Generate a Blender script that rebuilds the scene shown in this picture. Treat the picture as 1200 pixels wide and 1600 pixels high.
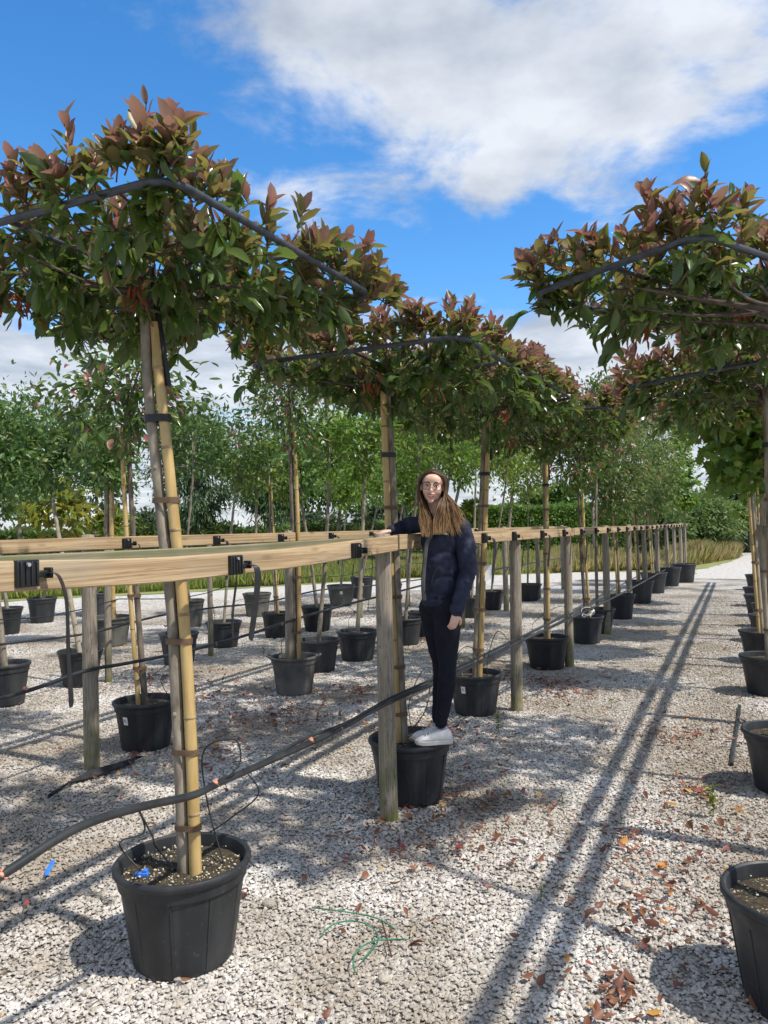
import bpy, bmesh, math, random
import numpy as np
from mathutils import Vector, Matrix
for o in list(bpy.data.objects): bpy.data.objects.remove(o)
SC = bpy.context.scene
COL = SC.collection
R = math.radians
random.seed(7)
# ------------------------------------------------------------------ camera
CAM_Z = 1.62
cam_d = bpy.data.cameras.new('camera'); cam = bpy.data.objects.new('camera', cam_d); COL.objects.link(cam)
cam_d.sensor_fit = 'VERTICAL'; cam_d.sensor_height = 36.0; cam_d.lens = 27.0
cam_d.clip_start = 0.05; cam_d.clip_end = 3000
PITCH, ROLL = math.atan(26 / 1200), -0.02
CM = Matrix.Rotation(math.pi / 2 + PITCH, 3, 'X') @ Matrix.Rotation(ROLL, 3, 'Z')
cam.matrix_world = Matrix.Translation((0, 0, CAM_Z)) @ CM.to_4x4()
SC.camera = cam
SC.render.resolution_x, SC.render.resolution_y = 768, 1024
# ------------------------------------------------------------------ sun, sky
SUN = Vector((0.587, -0.327, 1.0)).normalized()      # towards the sun
sl = bpy.data.lights.new('sun', 'SUN'); sl.energy = 3.05; sl.angle = R(1.2); sl.color = (1.0, 0.93, 0.82)
so = bpy.data.objects.new('sun', sl); COL.objects.link(so); so.location = (0, 0, 30)
so.rotation_euler = SUN.to_track_quat('Z', 'Y').to_euler()
W = bpy.data.worlds.new('World'); SC.world = W; W.use_nodes = True
def build_world():
    nt = W.node_tree; nt.nodes.clear(); N = nt.nodes.new; L = nt.links.new
    out = N('ShaderNodeOutputWorld'); bg = N('ShaderNodeBackground'); bg.inputs['Strength'].default_value = 0.148
    sky = N('ShaderNodeTexSky'); sky.sky_type = 'NISHITA'; sky.sun_disc = False
    sky.sun_elevation = math.asin(SUN.z); sky.sun_rotation = math.atan2(SUN.x, SUN.y)
    sky.air_density = 1.0; sky.dust_density = 0.35; sky.ozone_density = 3.2; sky.altitude = 60
    tc = N('ShaderNodeTexCoord'); sep = N('ShaderNodeSeparateXYZ'); L(tc.outputs['Generated'], sep.inputs[0])
    def math_(op, a, b=None, c=None, clamp=False):
        m = N('ShaderNodeMath'); m.operation = op; m.use_clamp = clamp
        for i, v in enumerate((a, b, c)):
            if v is None: continue
            if isinstance(v, (int, float)): m.inputs[i].default_value = v
            else: L(v, m.inputs[i])
        return m.outputs[0]
    z = math_('ADD', math_('MAXIMUM', sep.outputs['Z'], 0.02), 0.12)
    px = math_('DIVIDE', sep.outputs['X'], z); py = math_('DIVIDE', sep.outputs['Y'], z)
    cmb = N('ShaderNodeCombineXYZ'); L(px, cmb.inputs[0]); L(py, cmb.inputs[1])
    def noise(scale, detail, rough, off, dist=0.0):
        mp = N('ShaderNodeMapping'); mp.inputs['Location'].default_value = off; L(cmb.outputs[0], mp.inputs['Vector'])
        n = N('ShaderNodeTexNoise'); n.inputs['Scale'].default_value = scale; n.inputs['Detail'].default_value = detail
        n.inputs['Roughness'].default_value = rough; n.inputs['Distortion'].default_value = dist; L(mp.outputs[0], n.inputs['Vector'])
        return n.outputs['Fac']
    def blob(cx, cy, rx, ry):
        a = math_('DIVIDE', math_('SUBTRACT', px, cx), rx); b = math_('DIVIDE', math_('SUBTRACT', py, cy), ry)
        d2 = math_('ADD', math_('MULTIPLY', a, a), math_('MULTIPLY', b, b))
        return math_('EXPONENT', math_('MULTIPLY', d2, -1.0))
    n1 = noise(2.3, 12, 0.60, (3.1, 1.7, 0.4), 0.3)
    n2 = noise(0.8, 3, 0.5, (7.3, 2.2, 5.0))
    rad = math_('SQRT', math_('ADD', math_('MULTIPLY', px, px), math_('MULTIPLY', py, py)))
    band = N('ShaderNodeMapRange'); band.interpolation_type = 'SMOOTHSTEP'
    band.inputs['From Min'].default_value = 2.0; band.inputs['From Max'].default_value = 3.1; band.inputs['To Max'].default_value = 0.33
    L(rad, band.inputs['Value'])
    dens = math_('ADD', math_('MULTIPLY', n1, 1.0), math_('MULTIPLY', n2, 0.35))
    for b, k in ((blob(0.24, 1.32, 0.46, 0.28), 0.34), (blob(0.25, 1.72, 0.25, 0.2), 0.16), (blob(0.60, 1.5, 0.2, 0.25), 0.12), (blob(-0.62, 1.4, 0.26, 0.45), -0.24),
                 (blob(0.05, 2.10, 0.30, 0.17), -0.10), (blob(0.75, 1.9, 0.2, 0.2), -0.04), (blob(-1.3, -0.5, 0.9, 0.8), 0.30), (blob(1.2, -0.7, 0.8, 0.9), 0.28), (blob(-0.3, -1.5, 0.8, 0.7), 0.28), (blob(-1.7, 1.2, 0.5, 0.5), 0.2), (blob(0.1, -0.1, 0.5, 0.5), 0.25)):  # blobs overhead, behind and far left: unseen clouds added to whiten the fill
        dens = math_('ADD', dens, math_('MULTIPLY', b, k))
    dens = math_('ADD', dens, band.outputs[0])
    cov = N('ShaderNodeMapRange'); cov.interpolation_type = 'SMOOTHSTEP'
    cov.inputs['From Min'].default_value = 0.70; cov.inputs['From Max'].default_value = 0.935
    L(dens, cov.inputs['Value'])
    n3 = noise(3.6, 6, 0.55, (1.3, 9.2, 2.0))
    cc = N('ShaderNodeValToRGB'); L(n3, cc.inputs['Fac'])
    cc.color_ramp.elements[0].position = 0.32; cc.color_ramp.elements[0].color = (1.95, 2.16, 2.50, 1)
    cc.color_ramp.elements[1].position = 0.66; cc.color_ramp.elements[1].color = (3.5, 3.62, 3.8, 1)
    mix = N('ShaderNodeMix'); mix.data_type = 'RGBA'
    hs = N('ShaderNodeHueSaturation'); hs.inputs['Saturation'].default_value = 1.30; hs.inputs['Value'].default_value = 0.92; L(sky.outputs[0], hs.inputs['Color'])
    L(math_('MULTIPLY', cov.outputs[0], 0.93), mix.inputs['Factor']); L(hs.outputs[0], mix.inputs['A']); L(cc.outputs[0], mix.inputs['B'])
    L(mix.outputs['Result'], bg.inputs['Color']); L(bg.outputs[0], out.inputs[0])
build_world()
SC.view_settings.view_transform = 'Standard'; SC.view_settings.look = 'None'
SC.view_settings.exposure = 0.80; SC.view_settings.gamma = 1.0; SC.view_settings.use_curve_mapping = False
SC.render.engine = 'CYCLES'
try:
    SC.cycles.max_bounces = 6; SC.cycles.transparent_max_bounces = 8; SC.cycles.use_denoising = True
    SC.cycles.diffuse_bounces = 3; SC.cycles.glossy_bounces = 2; SC.cycles.transmission_bounces = 4
except Exception: pass
# ------------------------------------------------------------------ placement helpers (measured in the photograph, 1200 x 1600)
def ray(px, py): return CM @ Vector((px - 600, -(py - 800), -1200.0))
def gnd(px, py, z=0.0):
    r = ray(px, py); t = (z - CAM_Z) / r.z
    return Vector((r.x * t, r.y * t, z))
def at(px, py, Y):
    r = ray(px, py); t = Y / r.y
    return Vector((r.x * t, Y, CAM_Z + r.z * t))
UD = Vector((0.421, 0.907, 0)); VD = Vector((0.907, -0.421, 0))       # along the rows / across the rows, to the camera's side
def sp(s, p, z=0.0): return UD * s + VD * p + Vector((0, 0, z))
ROWANG = math.atan2(UD.y, UD.x)
# ------------------------------------------------------------------ materials
MATS = {}
def nmat(name):
    m = bpy.data.materials.new(name); m.use_nodes = True; nt = m.node_tree
    b = nt.nodes['Principled BSDF']; MATS[name] = m
    return m, nt, b
def ramp(nt, fac, stops):
    r = nt.nodes.new('ShaderNodeValToRGB'); e = r.color_ramp.elements
    e[0].position, e[0].color = stops[0][0], (*stops[0][1], 1)
    e[1].position, e[1].color = stops[-1][0], (*stops[-1][1], 1)
    for p, c in stops[1:-1]:
        x = e.new(p); x.color = (*c, 1)
    nt.links.new(fac, r.inputs['Fac']); return r.outputs['Color']
def tnoise(nt, scale, detail=5, rough=0.55, stretch=None, coord='Object', dist=0.0):
    tc = nt.nodes.new('ShaderNodeTexCoord'); v = tc.outputs[coord]
    if stretch:
        mp = nt.nodes.new('ShaderNodeMapping'); mp.inputs['Scale'].default_value = stretch; nt.links.new(v, mp.inputs['Vector']); v = mp.outputs[0]
    n = nt.nodes.new('ShaderNodeTexNoise'); n.inputs['Scale'].default_value = scale; n.inputs['Detail'].default_value = detail
    n.inputs['Roughness'].default_value = rough; n.inputs['Distortion'].default_value = dist; nt.links.new(v, n.inputs['Vector'])
    return n.outputs['Fac']
def bump(nt, b, h, strength, dist=0.01):
    n = nt.nodes.new('ShaderNodeBump'); n.inputs['Strength'].default_value = strength; n.inputs['Distance'].default_value = dist
    nt.links.new(h, n.inputs['Height']); nt.links.new(n.outputs[0], b.inputs['Normal'])
def mixc(nt, fac, a, b, mode='MIX'):
    m = nt.nodes.new('ShaderNodeMix'); m.data_type = 'RGBA'; m.blend_type = mode
    for k, v in (('Factor', fac), ('A', a), ('B', b)):
        if isinstance(v, (int, float)): m.inputs[k].default_value = v
        elif isinstance(v, tuple): m.inputs[k].default_value = (*v, 1)
        else: nt.links.new(v, m.inputs[k])
    return m.outputs['Result']
def simple(name, c0, c1, scale=8, rough=0.7, bmp=0.0, stretch=None, lo=0.35, hi=0.65, spec=0.5, detail=5, metal=0.0, dist=0.01):
    m, nt, b = nmat(name); n = tnoise(nt, scale, detail, stretch=stretch)
    nt.links.new(ramp(nt, n, [(lo, c0), (hi, c1)]), b.inputs['Base Color'])
    b.inputs['Roughness'].default_value = rough; b.inputs['Specular IOR Level'].default_value = spec; b.inputs['Metallic'].default_value = metal
    if bmp: bump(nt, b, n, bmp, dist)
    return m
def leafmat(name, stops, rough=0.42, trans=0.3, tcol=None, spec=0.45, back=None, k=1.0):
    stops = [(p, tuple(min(0.8, x * k) for x in c)) for p, c in stops]; trans = min(0.5, trans + 0.08)
    m, nt, b = nmat(name)
    g = nt.nodes.new('ShaderNodeNewGeometry'); oi = nt.nodes.new('ShaderNodeObjectInfo')
    a = nt.nodes.new('ShaderNodeMath'); a.operation = 'ADD'; nt.links.new(g.outputs['Random Per Island'], a.inputs[0]); nt.links.new(oi.outputs['Random'], a.inputs[1])
    f = nt.nodes.new('ShaderNodeMath'); f.operation = 'FRACT'; nt.links.new(a.outputs[0], f.inputs[0])
    col = ramp(nt, f.outputs[0], stops)
    if back: col = mixc(nt, g.outputs['Backfacing'], col, mixc(nt, 0.45, col, back))
    n = tnoise(nt, 35, 3)
    col = mixc(nt, 0.25, col, ramp(nt, n, [(0.3, (0.35, 0.35, 0.35)), (0.7, (1, 1, 1))]), 'MULTIPLY')
    nt.links.new(col, b.inputs['Base Color']); b.inputs['Roughness'].default_value = rough; b.inputs['Specular IOR Level'].default_value = spec
    t = nt.nodes.new('ShaderNodeBsdfTranslucent'); ms = nt.nodes.new('ShaderNodeMixShader'); ms.inputs[0].default_value = trans
    if tcol: nt.links.new(mixc(nt, 0.55, col, tcol), t.inputs['Color'])
    else: nt.links.new(col, t.inputs['Color'])
    nt.links.new(b.outputs[0], ms.inputs[1]); nt.links.new(t.outputs[0], ms.inputs[2])
    nt.links.new(ms.outputs[0], nt.nodes['Material Output'].inputs['Surface'])
    return m
M_RED = leafmat('leaf_red', [(0.0, (0.27, 0.10, 0.085)), (0.3, (0.29, 0.14, 0.115)), (0.6, (0.20, 0.13, 0.07)), (0.85, (0.27, 0.11, 0.095)), (1.0, (0.33, 0.08, 0.075))], 0.36, 0.30, (0.42, 0.2, 0.13), back=(0.34, 0.25, 0.20), k=1.12)
M_BRONZE = leafmat('leaf_bronze', [(0.0, (0.16, 0.11, 0.03)), (0.4, (0.11, 0.115, 0.028)), (0.75, (0.18, 0.09, 0.04)), (1.0, (0.10, 0.13, 0.035))], 0.36, 0.34, (0.4, 0.34, 0.06), back=(0.26, 0.25, 0.14), k=1.3)
M_GREEN = leafmat('leaf_green', [(0.0, (0.028, 0.062, 0.016)), (0.45, (0.05, 0.10, 0.024)), (0.8, (0.085, 0.135, 0.03)), (1.0, (0.14, 0.175, 0.04))], 0.26, 0.28, (0.22, 0.34, 0.04), back=(0.13, 0.18, 0.07), spec=0.55, k=1.3)
M_DEAD = leafmat('leaf_withered', [(0.0, (0.25, 0.06, 0.03)), (1.0, (0.32, 0.10, 0.03))], 0.6, 0.2)
M_MAPLE = leafmat('leaf_maple', [(0.0, (0.05, 0.11, 0.02)), (0.5, (0.09, 0.165, 0.028)), (1.0, (0.15, 0.22, 0.04))], 0.45, 0.36, (0.25, 0.42, 0.04), k=1.5)
M_LIME = leafmat('leaf_lime', [(0.0, (0.07, 0.12, 0.02)), (0.5, (0.11, 0.17, 0.025)), (1.0, (0.20, 0.20, 0.03))], 0.45, 0.36, (0.4, 0.45, 0.05), k=1.2)
M_DARK = leafmat('leaf_dark', [(0.0, (0.035, 0.08, 0.022)), (0.5, (0.055, 0.11, 0.028)), (1.0, (0.10, 0.155, 0.04))], 0.42, 0.25, (0.15, 0.26, 0.04), k=1.6)
M_CEDAR = leafmat('leaf_cedar', [(0.0, (0.04, 0.085, 0.04)), (1.0, (0.09, 0.14, 0.06))], 0.6, 0.2, k=1.5)
M_BIRCH = leafmat('leaf_birch', [(0.0, (0.06, 0.12, 0.03)), (0.5, (0.10, 0.17, 0.045)), (0.93, (0.15, 0.21, 0.07)), (1.0, (0.28, 0.16, 0.09))], 0.4, 0.32, (0.3, 0.4, 0.1), k=1.2)
M_HEDGE = leafmat('leaf_hedge', [(0.0, (0.07, 0.16, 0.03)), (1.0, (0.14, 0.25, 0.05))], 0.5, 0.3, (0.25, 0.4, 0.05), k=1)
M_WILLOW = leafmat('leaf_willow', [(0.0, (0.12, 0.19, 0.06)), (1.0, (0.21, 0.28, 0.10))], 0.5, 0.3)
M_FAR = leafmat('leaf_far', [(0.0, (0.06, 0.10, 0.055)), (1.0, (0.11, 0.155, 0.08))], 0.6, 0.25)
M_MAG = leafmat('leaf_magnolia', [(0.0, (0.08, 0.14, 0.02)), (0.5, (0.16, 0.20, 0.02)), (1.0, (0.24, 0.22, 0.03))], 0.25, 0.25, (0.45, 0.45, 0.04), back=(0.2, 0.12, 0.05), k=1.1)
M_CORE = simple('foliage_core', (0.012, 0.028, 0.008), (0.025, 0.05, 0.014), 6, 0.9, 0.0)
M_GRASSG = leafmat('grass_green', [(0.0, (0.13, 0.22, 0.035)), (0.6, (0.22, 0.29, 0.06)), (1.0, (0.36, 0.34, 0.13))], 0.6, 0.35, k=1.65)
M_GRASST = leafmat('grass_tan', [(0.0, (0.36, 0.36, 0.12)), (0.5, (0.56, 0.46, 0.24)), (1.0, (0.64, 0.49, 0.31))], 0.65, 0.42, k=1.35)
M_LIT = leafmat('litter', [(0.0, (0.12, 0.05, 0.03)), (0.3, (0.24, 0.10, 0.055)), (0.55, (0.16, 0.06, 0.045)), (0.85, (0.30, 0.14, 0.07)), (1.0, (0.34, 0.07, 0.07))], 0.5, 0.12)
M_LITY = leafmat('litter_yellow', [(0.0, (0.50, 0.28, 0.06)), (1.0, (0.55, 0.22, 0.05))], 0.5, 0.12)
def mat_wood(name, c0, c1, c2, green=0.0):
    m, nt, b = nmat(name)
    n = tnoise(nt, 6, 9, 0.68, (0.12, 10, 10), dist=0.7); n2 = tnoise(nt, 1.6, 3)
    col = ramp(nt, n, [(0.36, tuple(x * 0.72 for x in c0)), (0.46, c0), (0.54, c1), (0.66, c2)])
    col = mixc(nt, 0.45, col, ramp(nt, n2, [(0.3, (0.62, 0.60, 0.58)), (0.7, (1, 1, 1))]), 'MULTIPLY')
    # knots
    tc = nt.nodes.new('ShaderNodeTexCoord'); mp = nt.nodes.new('ShaderNodeMapping'); mp.inputs['Scale'].default_value = (3.2, 12, 12); nt.links.new(tc.outputs['Object'], mp.inputs['Vector'])
    vo = nt.nodes.new('ShaderNodeTexVoronoi'); vo.inputs['Scale'].default_value = 1.1; nt.links.new(mp.outputs[0], vo.inputs['Vector'])
    col = mixc(nt, ramp(nt, vo.outputs['Distance'], [(0.06, (1, 1, 1)), (0.22, (0, 0, 0))]), col, tuple(x * 0.45 for x in c0))
    col = mixc(nt, ramp(nt, tnoise(nt, 2.4, 6, 0.6, (1, 3, 3)), [(0.50, (0, 0, 0)), (0.70, (0.5, 0.5, 0.5))]), col, (0.34, 0.30, 0.235))
    col = mixc(nt, ramp(nt, tnoise(nt, 3.0, 3, 0.5, (0.25, 14, 14), dist=0.5), [(0.487, (0, 0, 0)), (0.5, (0.7, 0.7, 0.7)), (0.513, (0, 0, 0))]), col, (0.17, 0.115, 0.065))
    if green: col = mixc(nt, ramp(nt, tnoise(nt, 3.0, 5), [(0.35, (0, 0, 0)), (0.6, (green,) * 3)]), col, (0.14, 0.15, 0.07))
    nt.links.new(col, b.inputs['Base Color']); b.inputs['Roughness'].default_value = 0.8; b.inputs['Specular IOR Level'].default_value = 0.25
    bump(nt, b, n, 0.35, 0.004); return m
M_PLANK = mat_wood('plank_wood', (0.38, 0.27, 0.155), (0.50, 0.37, 0.225), (0.57, 0.44, 0.285))
M_PLANKG = mat_wood('plank_wood_grey_green', (0.24, 0.22, 0.14), (0.30, 0.28, 0.19), (0.34, 0.31, 0.22), 0.7)  # greyer, greener and darker than the front planks
def mat_post():
    m, nt, b = nmat('post_wood'); n = tnoise(nt, 16, 8, 0.65, (5, 5, 0.35), dist=0.8)
    col = ramp(nt, n, [(0.28, (0.14, 0.118, 0.095)), (0.5, (0.27, 0.235, 0.19)), (0.75, (0.40, 0.36, 0.30))])
    tc = nt.nodes.new('ShaderNodeTexCoord'); s = nt.nodes.new('ShaderNodeSeparateXYZ'); nt.links.new(tc.outputs['Object'], s.inputs[0])
    mr = nt.nodes.new('ShaderNodeMapRange'); mr.inputs['From Min'].default_value = 0.55; mr.inputs['From Max'].default_value = 0.0; nt.links.new(s.outputs['Z'], mr.inputs['Value'])
    mm = nt.nodes.new('ShaderNodeMath'); mm.operation = 'MULTIPLY'; nt.links.new(mr.outputs[0], mm.inputs[0]); nt.links.new(ramp(nt, tnoise(nt, 9, 5), [(0.35, (0, 0, 0)), (0.6, (1, 1, 1))]), mm.inputs[1])
    col = mixc(nt, mm.outputs[0], col, (0.17, 0.18, 0.05))
    cr = tnoise(nt, 7, 3, 0.5, (6, 6, 0.22), dist=1.5)
    col = mixc(nt, ramp(nt, cr, [(0.485, (0, 0, 0)), (0.5, (1, 1, 1)), (0.515, (0, 0, 0))]), col, (0.05, 0.04, 0.03))
    nt.links.new(col, b.inputs['Base Color']); b.inputs['Roughness'].default_value = 0.9; b.inputs['Specular IOR Level'].default_value = 0.2
    bump(nt, b, n, 0.6, 0.006); return m
M_POST = mat_post()
def mat_pot():
    m, nt, b = nmat('pot_black'); oi = nt.nodes.new('ShaderNodeObjectInfo')
    col = ramp(nt, tnoise(nt, 5, 8), [(0.3, (0.012, 0.014, 0.017)), (0.75, (0.026, 0.029, 0.033))])
    streak = ramp(nt, tnoise(nt, 9, 6, 0.6, (1, 1, 0.12)), [(0.5, (0, 0, 0)), (0.72, (0.5, 0.5, 0.5))])
    col = mixc(nt, streak, col, (0.065, 0.066, 0.064))
    spl = ramp(nt, tnoise(nt, 38, 5, 0.7), [(0.62, (0, 0, 0)), (0.70, (0.45, 0.45, 0.45))])
    col = mixc(nt, spl, col, (0.12, 0.11, 0.095))
    mr = nt.nodes.new('ShaderNodeMapRange'); mr.inputs['To Min'].default_value = 0.8; mr.inputs['To Max'].default_value = 1.7; nt.links.new(oi.outputs['Random'], mr.inputs['Value'])
    hv = nt.nodes.new('ShaderNodeHueSaturation'); nt.links.new(mr.outputs[0], hv.inputs['Value']); nt.links.new(col, hv.inputs['Color'])
    nt.links.new(hv.outputs[0], b.inputs['Base Color']); b.inputs['Specular IOR Level'].default_value = 0.4
    nt.links.new(ramp(nt, tnoise(nt, 12, 5), [(0.3, (0.4, 0.4, 0.4)), (0.7, (0.62, 0.62, 0.62))]), b.inputs['Roughness']); return m
M_POT = mat_pot()
M_POTG = simple('pot_grey_dusty', (0.045, 0.047, 0.046), (0.17, 0.165, 0.145), 3.2, 0.75, 0.05, lo=0.35, hi=0.72, detail=7)
def mat_soil():
    m, nt, b = nmat('soil'); n = tnoise(nt, 45, 6)
    col = ramp(nt, n, [(0.3, (0.018, 0.013, 0.008)), (0.55, (0.05, 0.037, 0.02)), (0.75, (0.10, 0.085, 0.045))])
    tc = nt.nodes.new('ShaderNodeTexCoord'); vo = nt.nodes.new('ShaderNodeTexVoronoi'); vo.inputs['Scale'].default_value = 75; nt.links.new(tc.outputs['Object'], vo.inputs['Vector'])
    msk = ramp(nt, vo.outputs['Distance'], [(0.18, (1, 1, 1)), (0.27, (0, 0, 0))])
    msk = mixc(nt, 1.0, msk, ramp(nt, tnoise(nt, 9, 2), [(0.48, (0, 0, 0)), (0.56, (1, 1, 1))]), 'MULTIPLY')
    col = mixc(nt, msk, col, (0.55, 0.50, 0.38))
    nt.links.new(col, b.inputs['Base Color']); b.inputs['Roughness'].default_value = 0.95; bump(nt, b, n, 0.8, 0.01); return m
M_SOIL = mat_soil()
M_BARK = simple('bark_grey', (0.13, 0.11, 0.085), (0.31, 0.27, 0.215), 22, 0.85, 0.5, (1, 1, 0.35), spec=0.25)
M_BARKD = simple('bark_dark', (0.085, 0.07, 0.056), (0.21, 0.175, 0.14), 22, 0.85, 0.5, (1, 1, 0.35), spec=0.25)
M_BARKP = simple('bark_pale', (0.22, 0.19, 0.14), (0.36, 0.32, 0.25), 15, 0.85, 0.3, (1, 1, 0.5), spec=0.25)
M_BRANCH = simple('branch_bark', (0.045, 0.035, 0.028), (0.12, 0.095, 0.075), 25, 0.85, 0.3)
M_TWIG = simple('twig', (0.06, 0.03, 0.022), (0.13, 0.06, 0.04), 30, 0.7)
M_BAMBOO = simple('bamboo', (0.36, 0.24, 0.085), (0.56, 0.41, 0.18), 6, 0.42, 0.04, (3, 3, 0.5), spec=0.5)
M_BAMBOOR = simple('bamboo_node', (0.20, 0.13, 0.06), (0.36, 0.26, 0.13), 20, 0.6)
M_TIE = simple('tie_brown', (0.10, 0.060, 0.035), (0.16, 0.095, 0.055), 30, 0.6)
M_BLK = simple('black_rubber', (0.008, 0.009, 0.010), (0.017, 0.018, 0.02), 12, 0.45, spec=0.45)
M_STRAP = simple('strap_rubber', (0.012, 0.013, 0.016), (0.03, 0.032, 0.038), 9, 0.36, spec=0.5)
M_PIPE = simple('pipe_plastic', (0.012, 0.014, 0.015), (0.035, 0.037, 0.038), 9, 0.38, spec=0.5)
M_TUBE = simple('frame_steel', (0.022, 0.027, 0.034), (0.055, 0.064, 0.076), 18, 0.45, 0.05, spec=0.5)
M_CLIP = simple('clip_orange', (0.55, 0.22, 0.13), (0.62, 0.30, 0.20), 20, 0.5)
M_BLUE = simple('blue_plastic', (0.03, 0.15, 0.62), (0.05, 0.22, 0.75), 20, 0.4)
M_WHITE = simple('white_tag', (0.70, 0.70, 0.70), (0.82, 0.82, 0.82), 20, 0.5)
M_INK = simple('ink', (0.03, 0.03, 0.03), (0.06, 0.06, 0.06), 20, 0.6)
M_SCREW = simple('screw_zinc', (0.55, 0.55, 0.55), (0.75, 0.75, 0.75), 20, 0.3, metal=0.8)
M_FABRIC = simple('ground_fabric', (0.01, 0.01, 0.011), (0.03, 0.03, 0.032), 25, 0.8, 0.3)
M_SHEET = simple('shed_steel', (0.015, 0.035, 0.03), (0.03, 0.06, 0.05), 3, 0.5)
M_RUST = simple('shed_rust', (0.05, 0.025, 0.018), (0.10, 0.045, 0.03), 4, 0.8)
M_GTWIG = simple('green_wire', (0.03, 0.16, 0.10), (0.05, 0.24, 0.15), 30, 0.5)
# ------------------------------------------------------------------ mesh helpers
def link(name, me, parent=None, loc=None, kind=None):
    o = bpy.data.objects.new(name, me); COL.objects.link(o)
    if parent: o.parent = parent
    if loc is not None: o.location = loc
    if kind: o['kind'] = kind
    return o
def tag(o, label, cat, group=None, kind=None):
    o['label'] = label; o['category'] = cat
    if group: o['group'] = group
    if kind: o['kind'] = kind
    return o
def empty(name, label, cat, loc=(0, 0, 0), group=None):
    o = bpy.data.objects.new(name, None); COL.objects.link(o); o.location = loc; o.empty_display_size = 0.1
    return tag(o, label, cat, group)
def np_mesh(name, V, loops, sizes, mats, midx=None, smooth=True):
    me = bpy.data.meshes.new(name); V = np.asarray(V, dtype=np.float32); loops = np.asarray(loops, dtype=np.int32); sizes = np.asarray(sizes, dtype=np.int32)
    me.vertices.add(len(V)); me.vertices.foreach_set('co', V.ravel())
    me.loops.add(len(loops)); me.loops.foreach_set('vertex_index', loops)
    me.polygons.add(len(sizes)); st = np.concatenate(([0], np.cumsum(sizes)[:-1])).astype(np.int32)
    me.polygons.foreach_set('loop_start', st); me.polygons.foreach_set('loop_total', sizes)
    for m in mats: me.materials.append(m)
    if midx is not None: me.polygons.foreach_set('material_index', np.asarray(midx, dtype=np.int32))
    me.polygons.foreach_set('use_smooth', np.full(len(sizes), smooth)); me.update(calc_edges=True); me.validate()
    return me
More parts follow.
